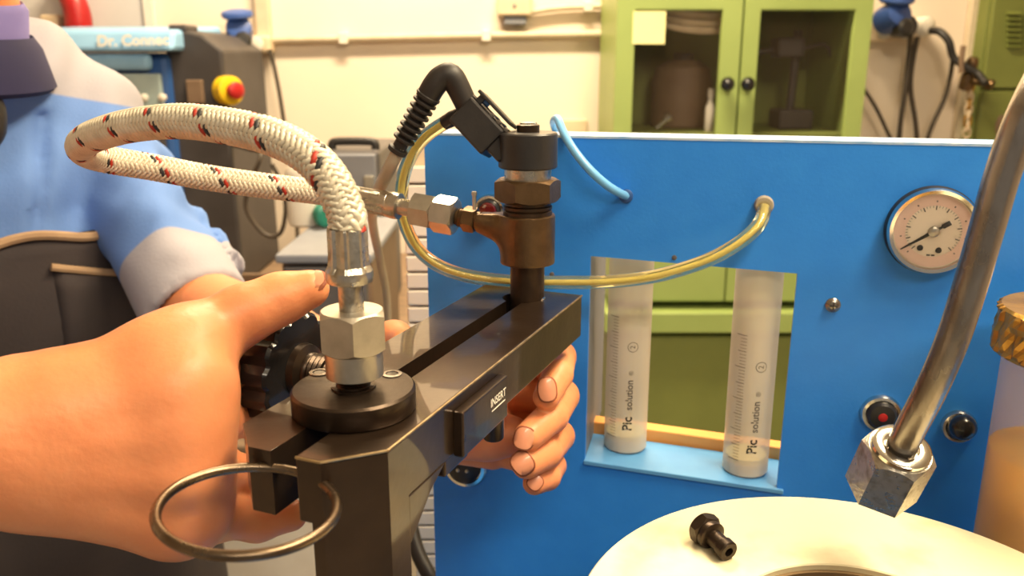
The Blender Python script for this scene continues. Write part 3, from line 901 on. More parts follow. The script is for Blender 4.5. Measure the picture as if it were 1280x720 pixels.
# base under the panel
bx = box(-0.12, 0.62, 0.10, 0.40, 0.0, PB)
ob('base_cabinet', bx, M['blue'], bench, smooth=False, bevel=0.006)
V = [pp(S0, 0, 0.0), pp(S1, 0, 0.0), pp(S1, 0, -0.03), pp(S0, 0, -0.03)]
ob('panel_support', (V + [v + np.array([0, 0, PB]) for v in V], [(3, 2, 1, 0), (4, 5, 6, 7), (0, 1, 5, 4), (1, 2, 6, 5), (2, 3, 7, 6), (3, 0, 4, 7)]), M['blue'], bench, smooth=False)
# screw in the panel
P = onpanel(1041, 381)
sc = ob('panel_screw', T(pf(P), lathe([(0.0044, 0), (0.0044, 0.0012), (0.0030, 0.0026), (0.001, 0.0031)], 20)), M['grey_pipe'], bench)
for r in (0, 1):
    g = box(-0.0022, 0.0022, -0.0004, 0.0004, 0.0024, 0.0033)
    ob('screw_slot', T((P, PD, np.array([0, 0, 1.0]), PN) if r == 0 else (P, np.array([0, 0, 1.0]), -PD, PN), g), M['black_plastic'], sc, smooth=False)
for (px, py) in ((690, 343), (843, 322)):
    P = onpanel(px, py)
    ob('panel_rivet', T(pf(P), lathe([(0.0016, 0), (0.0014, 0.0008), (0.0006, 0.0011)], 12)), M['grey_dark'], bench)
# push buttons and lamps of the panel
def button(px, py, lens, lab, rim=0.0105, tilt=(0, 0)):
    P = onpanel(px, py)
    b = ob('push_button', T(pf(P), lathe([(rim, 0), (rim, 0.002), (rim * 0.92, 0.0035), (rim * 0.78, 0.0038), (rim * 0.76, 0.0015), (rim * 0.7, 0.0015)], 28)), M['chrome'], bench)
    b['label'] = lab
    ob('lens', T(pf(P), lathe([(rim * 0.74, 0.001), (rim * 0.72, 0.0048), (rim * 0.6, 0.0068), (rim * 0.35, 0.0076)], 24)), lens, b)
    return b, P
b, P = button(1101, 516, M['black_plastic'], 'chrome rimmed button with a dark red lens above the hex nut', 0.0118)
ob('red_spot', T(pf(P + PN * 0.0072), lathe([(0.0028, 0), (0.0025, 0.0008), (0.0012, 0.0012)], 18)), M['red'], b)
b, P = button(1198, 532, M['knob_black'], 'chrome rimmed button with a black cap between the steel tube and the jar', 0.0100)
ob('cap', T(fr(P + PN * 0.004 + np.array([0, 0, 0.001]), PN + np.array([0, 0, 0.35])), lathe([(0.0070, 0), (0.0074, 0.005), (0.0066, 0.009), (0.0040, 0.0115), (0.0012, 0.0122)], 24)), M['knob_black'], b)
b, P = button(582, 582, M['black_plastic'], 'black socket button below the fingers with two pale pins', 0.0155)
for s in (-1, 1):
    ob('pin', T(pf(P + PD * 0.0032 * s + PN * 0.0072), lathe([(0.0014, 0), (0.0013, 0.0012), (0.0006, 0.0016)], 10)), M['steel'], b)  # two small raised pale dots on the button face
b, P = button(613, 262, M['black_plastic'], 'round black button with a red centre half hidden by the injector', 0.0100)
ob('red_spot', T(pf(P + PN * 0.0068), lathe([(0.0056, 0), (0.0052, 0.0016), (0.003, 0.0022)], 18)), M['red_lens'], b)

# pressure gauge
P = onpanel(1164, 287)
RG = 0.0242
g_ = thing('pressure_gauge', 'round chrome pressure gauge with a pale dial set in the blue panel', 'gauge', P)
ob('case', T(pf(P), lathe([(RG * 1.03, -0.012), (RG * 1.03, 0.003), (RG * 0.99, 0.005)], 56)), M['black_plastic'], g_)
ob('bezel', T(pf(P), ringlathe([(RG * 1.0, 0.003), (RG * 1.0, 0.007), (RG * 0.96, 0.0088), (RG * 0.88, 0.0082), (RG * 0.86, 0.0054), (RG * 0.86, 0.003)], 64)), M['chrome'], g_)
dl = ob('dial', T(pf(P), lathe([(RG * 0.88, 0.0048), (RG * 0.88, 0.0053)], 48)), M['dial'], g_)
ob('outer_scale', T(pf(P), ringlathe([(RG * 0.84, 0.0053), (RG * 0.84, 0.0055), (RG * 0.60, 0.0055), (RG * 0.60, 0.0053)], 48)), M['dial_pink'], dl)
def dialbar(r0, r1, ang, w_, n0=0.0055):
    a = math.radians(ang); e = np.array([math.cos(a), math.sin(a)]); f = np.array([-e[1], e[0]])
    pts = [e * r0 - f * w_, e * r1 - f * w_, e * r1 + f * w_, e * r0 + f * w_]
    return [(p[0], p[1], n0 + 0.00015) for p in pts], [(0, 1, 2, 3)]
tk = [dialbar(RG * (0.50 if k % 4 == 0 else 0.55), RG * 0.60, 225 - 270 * k / 40, 0.0003 if k % 4 == 0 else 0.00012, 0.0056) for k in range(41)]
tk2 = [dialbar(RG * 0.68, RG * 0.72, 225 - 270 * k / 8, 0.00035, 0.0056) for k in range(9)]
ob('scale_marks', T(pf(P), join(*(tk + tk2))), M['ink_grey'], dl, smooth=False)
ob('dial_print', T(pf(P), join(*[([(v[0] + dx, v[1] - RG * 0.56, v[2]) for v in box(-w_, w_, -0.0004, 0.0004, 0.0053, 0.0056)[0]], box(0, 1, 0, 1, 0, 1)[1]) for dx, w_ in ((-0.0012, 0.0009), (0.0012, 0.0009))])), M['ink'], dl, smooth=False)
for dx, dy in ((-RG * 0.24, -RG * 0.40), (RG * 0.16, -RG * 0.44)):
    ob('dial_screw', T(pf(P + PD * dx + np.array([0, 0, dy])), lathe([(0.0017, 0.0053), (0.0015, 0.0061)], 14)), M['ink'], dl)
an = math.radians(214)
e = np.array([math.cos(an), math.sin(an)]); f = np.array([-e[1], e[0]])
def nd(r, w_): return tuple(e * r + f * w_)
needle = [nd(RG * 0.80, 0.0003), nd(RG * 0.05, 0.0010), nd(-RG * 0.20, 0.0006), nd(-RG * 0.22, 0.0013), nd(-RG * 0.40, 0.0013), nd(-RG * 0.40, -0.0013), nd(-RG * 0.22, -0.0013), nd(-RG * 0.20, -0.0006), nd(RG * 0.05, -0.0010), nd(RG * 0.80, -0.0003)]
ob('needle', T(pf(P), prism(needle[::-1], 0.0060, 0.0065)), M['ink'], g_, smooth=False)
ob('needle_hub', T(pf(P), lathe([(0.0030, 0.0060), (0.0030, 0.0070), (0.0022, 0.0076), (0.0008, 0.0079)], 20)), M['steel'], g_)
ob('glass', T(pf(P), lathe([(RG * 0.87, 0.0080), (RG * 0.87, 0.0084)], 48)), M['glass'], g_, smooth=False)

# syringes
def syringe(px, py, lab, turn, r=0.0145):
    b = onz(px, py, zc0)
    # keep the barrel just behind the panel sheet
    nb = float(np.dot(b - PA, PN))
    if nb > -0.0045 - r: b = b + PN * (-0.0055 - r - nb)
    b[2] = zsh(PS(b)) + 0.0008
    ax = np.array([0, 0, 1.0])
    t = thing('syringe', lab, 'syringe', b, 'graduated syringes')
    h = 0.150
    ob('barrel', T(fr(b, ax), lathe([(r * 0.9, 0), (r, 0.0015), (r, h)], 40, cap=False)), M['syringe'], t)
    ob('base', T(fr(b, ax), lathe([(r * 0.93, 0.0002), (r * 0.985, 0.002), (r * 0.985, 0.0085)], 40)), M['syringe_rim'], t)
    ob('plunger_seal', T(fr(b, ax), lathe([(r * 0.9, 0.0086), (r * 0.9, 0.012)], 32)), M['oil'], t)
    view = math.atan2(-b[1], -b[0]) + turn
    def wrap(g, ang0, z0):
        return [(b[0] + (r + 0.00015) * math.cos(ang0 + v[0] / r), b[1] + (r + 0.00015) * math.sin(ang0 + v[0] / r), b[2] + z0 + v[1]) for v in g[0]], g[1]
    marks = []
    for k in range(41):
        L = 0.0075 if k % 10 == 0 else (0.0058 if k % 5 == 0 else 0.0042)
        zz = 0.012 + k * 0.0021
        n_ = 6
        V = [(-0.0095 + 0.0025 + L * (-1 + i / n_) + 0.005, y) for y in (zz, zz + (0.0004 if k % 5 == 0 else 0.00028)) for i in range(n_ + 1)]
        marks.append((V, [(i, i + 1, n_ + 2 + i, n_ + 1 + i) for i in range(n_)]))
    ob('graduation_marks', wrap(join(*[([(v[0], v[1], 0) for v in g[0]], g[1]) for g in marks]), view - 0.12, 0), M['ink_grey'], t, smooth=False)
    def rot(g): return [(-v[1], v[0], 0) for v in g[0]], g[1]
    ob('bold_lettering', wrap(rot(text_geo('Pic', 0.0088, 0.00018)), view + 0.30, 0.0225), M['ink'], t, smooth=False)
    ob('thin_lettering', wrap(rot(text_geo('solution', 0.0066, 0.0001)), view + 0.34, 0.043), M['ink_grey'], t, smooth=False)
    ob('register_mark', wrap(rot(text_geo('\u00ae', 0.0042)), view + 0.40, 0.0585), M['ink_grey'], t, smooth=False)
    rg = ringlathe([(0.0035, 0), (0.0035, 0), (0.0031, 0), (0.0031, 0)], 24)
    rgf = ([(v[0], v[1], 0) for v in rg[0]], rg[1])
    ob('single_use_mark', join(wrap(rgf, view + 0.42, 0.0765), wrap(rot(text_geo('2', 0.0048)), view + 0.42, 0.0765)), M['ink_grey'], t, smooth=False)
    return t


syringe(781, 561, 'translucent graduated syringe in the left of the panel window', -0.22)
syringe(931, 588, 'translucent graduated syringe in the right of the panel window', -0.04)

# ------------------------------------------------------------------ injector vise
VO = np.array([-.0605, .303, 1.2208])
VA = math.radians(67.5)
VD = np.array([math.cos(VA), math.sin(VA), 0])
VN = np.array([VD[1], -VD[0], 0])          # to the right of the bar
VF = (VO, VD, -VN, np.array([0, 0, 1.0]))   # local (u, -v, z)
def vl(u, v, z): return VO + VD * u + VN * v + np.array([0, 0, z])
def vprism(uv, z0, z1): return T(VF, prism([(u, -v) for u, v in uv], z0, z1))
vise = thing('injector_vise', 'black steel vise of two parallel jaws on a post, holding the injector', 'vise', (VO[0] - 0.02, VO[1] - 0.03, PB))
UE = 0.190; JB = -0.0245; UI = 0.171; RH = 0.0105
def arc(v0, s):
    """half-round seat for the injector in one jaw"""
    a0 = math.asin(0.0052 / RH)
    return [(UI + RH * math.cos(a), s * RH * math.sin(a)) for a in np.linspace(PI - a0, a0, 12)]
lj = [(-.0425, -.0161), (-.0425, -.0065), (UI - RH * 0.87, -.0052)] + arc(0, -1) + [(UE, -.0052), (UE, -.0305), (-.0275, -.0305)]
rj = [(-.0425, .0138), (-.0262, .0300), (UE, .0300), (UE, .0040)] + arc(0, 1)[::-1] + [(UI - RH * 0.87, .0040), (-.0425, .0036)]
def ccw(p):
    a = sum(p[i][0] * -p[(i + 1) % len(p)][1] + p[(i + 1) % len(p)][0] * p[i][1] for i in range(len(p)))
    return p if a > 0 else p[::-1]
ob('jaw', vprism(ccw(lj), JB, 0), M['black_oxide'], vise, smooth=False, bevel=0.0006, seg=2)
ob('jaw', vprism(ccw(rj), JB, 0), M['black_oxide'], vise, smooth=False, bevel=0.0006, seg=2)
po = [(-.0427, .0090), (-.0427, .0139), (-.0264, .0302), (-.0130, .0302), (-.0130, .0060), (-.036, .0060)]
ob('post', vprism(ccw(po), PB - VO[2], -0.0012), M['black_oxide'], vise, smooth=False)
for nm_, ends in (('rubbed_edge', ((-.0425, .0038), (-.0425, .0138), (-.0262, .0300))), ('rubbed_edge', ((-.0262, .0300), (UE, .0300)))):  # narrow pale metal strip along the jaw's top edges
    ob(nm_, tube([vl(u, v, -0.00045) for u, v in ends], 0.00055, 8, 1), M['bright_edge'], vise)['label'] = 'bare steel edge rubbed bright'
# gusset between post and jaw, side block with its lettering
gs = [(-.0130, JB), (0.016, JB), (0.004, JB - 0.006), (-.0130, JB - 0.020)]
gv = [vl(u, v, z) for v in (0.012, 0.0302) for u, z in gs]
ob('gusset', (gv, [(0, 1, 2, 3), (7, 6, 5, 4), (0, 4, 5, 1), (1, 5, 6, 2), (2, 6, 7, 3), (3, 7, 4, 0)]), M['black_oxide'], vise, smooth=False, bevel=0.0004)
def vbox(u0, u1, v0, v1, z0, z1):
    return vprism(ccw([(u0, v0), (u1, v0), (u1, v1), (u0, v1)]), z0, z1)
sb = ob('side_block', vbox(0.024, 0.070, 0.0298, 0.0345, JB - 0.001, -0.0058), M['black_oxide'], vise, smooth=False, bevel=0.0008)
lf = (vl(0.0590, 0.0347, -0.0125), VD, np.array([0, 0, 1.0]), VN)
ob('lettering', T(lf, text_geo('INSERT', 0.0052, 0.0001)), M['white_plastic'], sb, smooth=False)
ob('lettering_line', T((lf[0] + np.array([0, 0, -0.0036]), lf[1], lf[2], lf[3]), box(-0.0072, 0.0072, -0.0003, 0.0003, 0, 0.0001)), M['white_plastic'], sb, smooth=False)
ob('lower_block', vbox(0.018, 0.040, 0.010, 0.0290, JB - 0.008, JB), M['black_oxide'], vise, smooth=False, bevel=0.001)
ob('guide_pin', T(fr(vl(0.083, 0.0215, JB - 0.020), (0, 0, 1)), lathe([(0.0045, 0), (0.0052, 0.001), (0.0052, 0.021)], 18)), M['black_steel'], vise)
# round flange with its two countersunk holes
FT = 0.0092
RFl = 0.0236
ob('flange', T(fr(VO, (0, 0, 1)), lathe([(RFl - 0.0006, 0.0002), (RFl, 0.001), (RFl, FT - 0.0009), (RFl - 0.0009, FT), (0.004, FT)], 64)), M['black_steel'], vise)
for (px, py) in ((490, 468), (399, 466)):
    q = onz(px, py, VO[2] + FT)
    s_ = ob('flange_screw', T(fr(q, (0, 0, 1)), ringlathe([(0.0040, -0.0002), (0.0040, 0.0004), (0.0026, 0.0005), (0.0024, -0.0002)], 24)), M['grey_pipe'], vise)
    ob('hex_socket', T(fr(q, (0, 0, 1)), hexnut(0.0024, -0.0001, 0.00025, 0, 0.01)), M['knob_black'], s_, smooth=False)
ob('threaded_stud', T(fr(VO + [0, 0, FT], (0, 0, 1)), lathe([(0.0085, 0), (0.0085, 0.0006), (0.0066, 0.0008)] + [(0.0066 - 0.0006 * (k % 2), 0.0012 + 0.0005 * k) for k in range(8)] + [(0.006, 0.0056)], 28)), M['black_oxide'], vise)
# big lobed clamp knob on its screw, left of the jaws
KC = vl(0.040, -0.0625, -0.0055)
KF = fr(KC, VN, (0, 0, 1))
def lobed(R, dep, n, z0, z1, c):
    V, Fc = [], []
    seg = n * 10
    rows = [(R * 0.62, z0 - 0.0005), (R - c, z0), (R, z0 + c), (R, z1 - c), (R - c, z1), (R * 0.62, z1 + 0.0004)]
    for i, (r, z) in enumerate(rows):
        for k in range(seg):
            a = 2 * PI * k / seg
            ph = (k % 10) / 10
            notch = max(0.0, 1 - abs(ph - 0.5) / 0.24)
            rr = r - (dep * math.sqrt(notch) if 0 < i < 5 else 0)
            V.append((rr * math.cos(a), rr * math.sin(a), z))
    for i in range(len(rows) - 1):
        for k in range(seg):
            k2 = (k + 1) % seg
            Fc.append((i * seg + k, i * seg + k2, (i + 1) * seg + k2, (i + 1) * seg + k))
    Fc.append(tuple(reversed(range(seg)))); nn = (len(rows) - 1) * seg
    Fc.append(tuple(range(nn, nn + seg)))
    return V, Fc
kn = ob('clamp_knob', T(KF, lobed(0.0262, 0.0022, 13, -0.0085, 0.0085, 0.0014)), M['knob_black'], vise)
ob('knob_hub', T(KF, lathe([(0.0125, 0.0086), (0.0118, 0.012), (0.0085, 0.0135)] + [(0.0085 - 0.0009 * (k % 2), 0.0145 + 0.0012 * k) for k in range(8)], 28)), M['black_steel'], kn)
ob('clamp_screw', T(KF, lathe([(0.006 - 0.0005 * (k % 2), 0.022 + 0.0006 * k) for k in range(19)], 20)), M['black_steel'], kn)
# pull ring through the front of the jaws
RC = np.array([-0.0835, 0.2394, 1.2139]) + VD * 0.0012
ob('pull_ring', T(fr(RC, (0.0988, 0.0055, 1.0)), torus(0.0272, 0.00175, 80, 14)), M['ring_steel'], vise)['label'] = 'thin worn steel ring'
ob('polished_seat', T(fr(vl(UI + 0.002, 0.0095, 0.0001), (0, 0, 1)), torus(0.0035, 0.0009, 20, 8)), M['chrome'], vise)

# ------------------------------------------------------------------ injector in the vise
IX = np.array([0.0086, 0.461, 0.0])
inj = thing('fuel_injector', 'dark bronze diesel injector standing upright in the vise jaws', 'injector', (IX[0], IX[1], 1.19))
def il(prof, seg=40): return T(fr((IX[0], IX[1], 0), (0, 0, 1)), lathe(prof, seg))
ob('nozzle_holder', il([(0.0060, 1.19), (0.0088, 1.193), (0.0096, 1.1955), (0.0096, 1.243)]), M['bronze_dark'], inj)
# body with the inlet lobe, sculpted
f = Field((IX[0] - 0.04, IX[1] - 0.03, 1.235), (IX[0] + 0.022, IX[1] + 0.03, 1.276), 0.0006)
IE = at(450, 249, .490)                    # where the second ferrule leaves the hose
IP = at(598, 276, .466)                    # inlet port face
pax = IE - IP; pax /= np.linalg.norm(pax)
X_, Y_, Z_ = f.grid()
rr = np.sqrt((X_ - IX[0]) ** 2 + (Y_ - IX[1]) ** 2) - 0.0152
cyl = np.maximum(rr, np.maximum(1.2412 - Z_, Z_ - 1.2686))
f.f = cyl.astype(np.float32)
bod = f.f.copy()
f2 = np.full_like(f.f, 1.0)
f.f = f2
f.chain([IP, np.array([IX[0], IX[1], 1.256])], [0.0062, 0.0108])
lobe = f.f
lobe = np.maximum(lobe, Z_ - 1.2684)
lobe = np.maximum(lobe, ((X_ - IP[0]) * pax[0] + (Y_ - IP[1]) * pax[1] + (Z_ - IP[2]) * pax[2]))
k = 0.006
hh = np.clip(0.5 + 0.5 * (bod - lobe) / k, 0, 1)
ff = lobe * hh + bod * (1 - hh) - k * hh * (1 - hh)
f.f = np.maximum(ff, np.maximum(1.2412 - Z_, Z_ - 1.2686)).astype(np.float32)
ob('body', f.mesh(), M['bronze'], inj, angle=30)
ob('thread_ring', il([(0.0135, 1.2686), (0.0135, 1.2705), (0.0128, 1.2710), (0.0135, 1.2718), (0.0135, 1.2733), (0.0126, 1.2740), (0.0126, 1.2765)]), M['bronze_dark'], inj)
ob('cap_nut', T(fr((IX[0], IX[1], 0), (0, 0, 1)), hexnut(0.0184, 1.2758, 1.2882, -1.95, 0.10)), M['bronze'], inj, angle=25)
ob('bright_ring', il([(0.0128, 1.288), (0.0128, 1.2945)]), M['steel_worn'], inj)
ob('solenoid_cap', il([(0.0152, 1.2940), (0.0160, 1.2948), (0.0160, 1.3122), (0.0152, 1.3130), (0.005, 1.3133)], 48), M['black_plastic'], inj)
ob('terminal_ring', T(fr((IX[0], IX[1], 1.3132), (0, 0, 1)), lathe([(0.0062, 0), (0.0062, 0.0036), (0.0052, 0.0042)], 28)), M['black_steel'], inj)
ob('terminal', T(fr((IX[0], IX[1], 1.3132), (0, 0, 1)), lathe([(0.0046, 0.004), (0.0046, 0.0050), (0.0020, 0.0054)], 20)), M['chrome'], inj)
PW = np.linalg.norm(IE - IP)
inn = ob('inlet_nut', T(fr(IP, pax, (0, 0, 1)), join(lathe([(0.0052, -0.001), (0.0052, 0.012)], 24), hexnut(0.0074, 0.0012, 0.0085, 0.3, 0.12), lathe([(0.0046, 0.0085), (0.0056, 0.009), (0.0046, 0.0095), (0.0056, 0.010), (0.0046, 0.0105), (0.0056, 0.011), (0.0046, 0.013)], 20))), M['bronze'], inj, angle=25)
p0 = at(593, 262, .452); 
ob('bleed_pin', T(fr(p0, (0, 0, 1)), lathe([(0.0011, 0), (0.0011, 0.0075), (0.0015, 0.0078), (0.0015, 0.0095), (0.0011, 0.0098)], 12)), M['steel'], inn)
# stub on which the electrical plug sits
c1 = at(609, 160, .468)
cax = c1 - np.array([IX[0] - 0.008, IX[1], 1.3005]); CL = np.linalg.norm(cax); cax /= CL
st = np.array([IX[0] - 0.010, IX[1], 1.3000])
wx = np.cross(cax, [0, 1, 0]); wx /= np.linalg.norm(wx)     # across the plug in the picture plane, upward-right
if wx[2] < 0: wx = -wx
CF = (st, np.cross(wx, cax), wx, cax)
ob('plug_socket', T(CF, box(-0.0075, 0.0075, -0.0060, 0.0060, 0.0, 0.014)), M['black_plastic'], inj, smooth=False, bevel=0.0012)

# electrical plug, corrugated sleeve and grey cable
cab = thing('injector_cable', 'black angled plug with a corrugated sleeve and grey cable, on top of the injector', 'cable', st + cax * 0.014)
ob('plug_body', T(CF, box(-0.0095, 0.0095, -0.0098, 0.0078, 0.0095, 0.036)), M['black_plastic'], cab, smooth=False, bevel=0.0012)
cl = ob('wire_clip', join(*[T(CF, tube([(sx, 0.0082, 0.0075), (sx, 0.0086, 0.02), (sx, 0.0086, 0.037)], 0.0009, 8, 3)) for sx in (-0.0045, 0.0045)]), M['grey_pipe'], cab)
ob('latch_plate', T(CF, join(box(-0.0075, 0.0075, 0.0118, 0.0138, 0.010, 0.036), box(-0.0065, 0.0065, 0.0076, 0.0125, 0.030, 0.034))), M['black_plastic'], cab, smooth=False, bevel=0.0006)
ob('clip_spring', T(CF, join(*[box(-0.0068, 0.0068, 0.0078, 0.0098, 0.009 + 0.0055 * k, 0.0115 + 0.0055 * k) for k in range(3)])), M['grey_pipe'], cab, smooth=False, bevel=0.0004)
ct = st + cax * 0.036 + wx * 0.0005
bend = [ct - cax * 0.004, at(566, 98, .470), at(553, 97, .470), at(543, 107, .470), at(533, 124, .471)]
ob('elbow', tube(bend, [0.0060, 0.0068, 0.0068, 0.0066, 0.0064], 16, 6), M['black_rubber'], cab)
q0 = at(540, 112, .470); q1 = at(496, 190, .476)
bl = np.linalg.norm(q1 - q0); ba = (q1 - q0) / bl
pr = [(0.0060, 0)]
nb_ = 8
for k in range(nb_):
    zz = bl * (0.06 + 0.78 * k / nb_)
    e_ = bl * 0.78 / nb_
    r1 = 0.0064 - 0.0001 * k
    pr += [(r1 - 0.0018, zz), (r1 + 0.0006, zz + e_ * 0.3), (r1 + 0.0006, zz + e_ * 0.58), (r1 - 0.0018, zz + e_ * 0.86)]
pr += [(0.0040, bl * 0.86), (0.0040, bl * 0.92), (0.0058, bl * 0.94), (0.0056, bl)]
ob('corrugated_sleeve', T(fr(q0, ba), lathe(pr, 24)), M['black_rubber'], cab)
ob('grey_lead', tube([q1 - ba * 0.006, at(488, 208, .478), at(477, 230, .50), at(468, 252, .56), at(466, 280, .66), at(476, 330, .78), at(484, 380, .86), at(486, 470, .9)], 0.0038, 12, 7), M['cable_grey'], cab)

# ------------------------------------------------------------------ braided hose with its two fittings
hose = thing('braided_hose', 'thick cream braided hose with red and black tracers looping from vise to injector', 'hose', VO + [0, 0, FT + .004])
HA = VO + np.array([0.0008, 0, 0])
def hl(prof, seg=36): return T(fr((HA[0], HA[1], VO[2]), (0, 0, 1)), lathe(prof, seg))
zn = VO[2]
nut = ob('hex_nut', T(fr((HA[0], HA[1], 0), (0, 0, 1)), hexnut(0.0134, 1.2447, 1.2605, math.radians(101), 0.13, bot=True)), M['steel'], hose, angle=25)
ob('nut_collar', T(fr((HA[0], HA[1], 0), (0, 0, 1)), lathe([(0.0100, 1.2345), (0.0109, 1.2350), (0.0109, 1.2456)], 44)), M['steel'], nut)
ob('pipe_stub', T(fr((HA[0], HA[1], 0), (0, 0, 1)), lathe([(0.0046, 1.259), (0.0046, 1.2745)], 28)), M['steel_worn'], hose)
# ferrule: pressed with flats on a domed foot
def ferrule(n, r0, r1, z0, zf, z1, fl=8):
    V, Fc = [], []
    seg = fl * 6
    rows = [(r0 * 0.72, z0, 0), (r0 * 0.95, z0 + (zf - z0) * 0.12, 0), (r0, z0 + (zf - z0) * 0.35, 0), (r0 * 0.99, z0 + (zf - z0) * 0.72, 0.2), (r1 * 1.04, zf, 1), (r1, zf + (z1 - zf) * 0.3, 1), (r1, z1 - 0.0007, 1), (r1 * 0.96, z1, 1), (r1 * 0.86, z1, 1), (r1 * 0.84, z1 - 0.003, 1)]
    for r, z, fz in rows:
        for k in range(seg):
            a = 2 * PI * k / seg
            ph = (k % 6) / 6
            ridge = 1.0 if ph < 0.17 else (0.45 if ph < 0.18 or ph > 0.83 else 0.0)
            rr_ = r * (1 - 0.085 * fz * (1 - ridge) * 1.5)
            V.append((rr_ * math.cos(a), rr_ * math.sin(a), z))
    for i in range(len(rows) - 1):
        for k in range(seg):
            k2 = (k + 1) % seg
            Fc.append((i * seg + k, i * seg + k2, (i + 1) * seg + k2, (i + 1) * seg + k))
    Fc.append(tuple(reversed(range(seg))))
    return V, Fc
ob('crimp_ferrule', T(fr((HA[0] - 0.0002, HA[1], 0), (0, 0, 1)), ferrule(8, 0.0088, 0.0074, 1.2706, 1.2775, 1.2915)), M['steel_worn'], hose, angle=20)
# second end: nut, collar, pipe, ferrule along the port axis
def al(px): # distance along pax from IP for a pixel column
    return PW * (598 - px) / (598 - 450)
PFm = fr(IP, pax, (0, 0, 1))
n2 = ob('hex_nut', T(PFm, hexnut(0.0108, al(571), al(545), 0.25, 0.12)), M['steel'], hose, angle=25)
ob('nut_collar', T(PFm, hexnut(0.0104, al(545), al(519), 0.77, 0.10)), M['steel'], n2, angle=25)
ob('pipe_stub', T(PFm, lathe([(0.0049, al(522)), (0.0049, al(496))], 24)), M['steel_worn'], hose)
ob('collar_ring', T(PFm, lathe([(0.0060, al(502)), (0.0076, al(501)), (0.0078, al(492)), (0.0070, al(485))], 28)), M['steel_worn'], hose)
ob('crimp_ferrule', T(PFm, ferrule(8, 0.0074, 0.0072, al(489), al(484), al(446))), M['steel_worn'], hose, angle=20)
HR = 0.0069
hp = [(436, 292, .303), (434.5, 274, .3035), (428, 255, .305), (414, 226, .308), (389, 198, .313), (348, 174, .322), (292, 159, .335), (226, 151.5, .352), (165, 157, .372), (121, 169, .392), (103, 180, .408), (106, 190, .424), (132, 199, .440), (190, 209, .455), (260, 222, .468), (330, 232, .478), (395, 240, .486)]
H = [at(*q) for q in hp] + [IP + pax * al(448), IP + pax * al(440)]
H[0] = np.array([HA[0] - 0.0003, HA[1], 1.2908])
H.pop()
hs = spline(H, 60)
seg_l = np.r_[0, np.cumsum(np.linalg.norm(np.diff(hs, axis=0), axis=1))]
HL = seg_l[-1]
NS = 12
pitch = 2 * PI * HR / math.tan(math.radians(54))
ns = int(HL / pitch * 96)
s_ = np.linspace(0, HL, ns)
HP = np.array([np.interp(s_, seg_l, hs[:, i]) for i in range(3)]).T
HPf, HX, HY, HT = frames(HP)
ob('hose_core', tube(HP[::6], HR - 0.00085, 20, raw=True), M['hose_core'], hose)
om = 2 * PI / pitch
wd = 2 * PI * HR / NS * math.cos(math.radians(54)) * 1.28
def strand(i, sg):
    x_ = 2 * i + sg * NS * om * s_ / PI
    g_ = np.clip(np.sin(PI / 2 * (x_ + 0.5)) * 1.5, -1, 1)
    r_ = HR - 0.00012 + sg * 0.00036 * g_
    ph = 2 * PI * i / NS + sg * om * s_
    V = []
    dphi = 2 * PI / NS * 1.06
    cs = ((-1, -0.00042), (-0.6, 0.00002), (0, 0.00020), (0.6, 0.00002), (1, -0.00042))
    for dx, dr in cs:
        a = ph + dx * dphi * 0.5
        V.append(HPf + HX * (np.cos(a) * (r_ + dr))[:, None] + HY * (np.sin(a) * (r_ + dr))[:, None])
    V = np.stack(V, 1).reshape(-1, 3)
    n_ = len(cs); Fc = []
    for k in range(ns - 1):
        for m_ in range(n_ - 1):
            a, b = k * n_ + m_, k * n_ + m_ + 1
            Fc.append((a, b, b + n_, a + n_) if sg > 0 else (b, a, a + n_, b + n_))
    return [tuple(v) for v in V], Fc
cream = []
for i in range(NS):
    for sg in (1, -1):
        if sg == 1 and i == 2: ob('red_tracer', strand(i, sg), M['tr_red'], hose, angle=180)['label'] = 'red yarn strand of the braid'
        elif sg == 1 and i == 3: ob('black_tracer', strand(i, sg), M['tr_black'], hose, angle=180)['label'] = 'black yarn strand of the braid'
        else: cream.append(strand(i, sg))
ob('braid', join(*cream), M['braid'], hose, angle=180)['kind'] = 'stuff'

# ------------------------------------------------------------------ soft tubes
yt = [at(563, 150, .478), at(550, 157, .480), at(530, 172, .484), at(514, 194, .490), at(504, 222, .496), at(502, 255, .500), at(508, 285, .500), at(523, 312, .498), at(548, 332, .496), at(585, 345, .494), at(640, 352, .492), at(700, 353, .488), at(760, 352, .482), at(820, 345, .476), at(880, 327, .472), at(920, 306, .470), at(946, 284, .472), at(954, 268, .480), onpanel(955, 257, 0.0005)]
t = thing('leak_off_tube', 'translucent yellow tube looping from the injector plug across to the blue panel', 'tube', yt[-1])
ob('tube_wall', tube(yt, 0.0040, 18, 10), M['tube_yellow'], t)
ob('oil_thread', tube(yt, 0.0013, 10, 10), M['oil'], t)
ob('tube_connector', tube([at(576, 142, .474), at(566, 148, .476), at(556, 153.5, .479)], [0.0036, 0.0044, 0.0040], 14, 4), M['black_plastic'], t)
ob('panel_sleeve', T(pf(onpanel(955, 256)), lathe([(0.0056, 0), (0.0056, 0.002), (0.0048, 0.004)], 20)), M['cable_grey'], t)
e0 = onpanel(783, 245, 0.0004)
bt = [at(706, 190, .556), at(697, 168, .552), at(692, 153, .544), at(697, 149, .530), at(704, 165, .518), at(716, 186, .508), at(736, 211, .502), at(758, 231, .502), at(774, 241, .506), e0]
t = thing('blue_air_hose', 'thin pale blue hose arching over the panel top into a small hole', 'hose', e0)
ob('hose_tube', tube(bt, 0.0026, 14, 8), M['tube_blue'], t)
ob('grommet', T(pf(onpanel(783, 245)), lathe([(0.0042, 0), (0.0042, 0.0014), (0.0034, 0.002)], 18)), M['machine_blue2'], t)

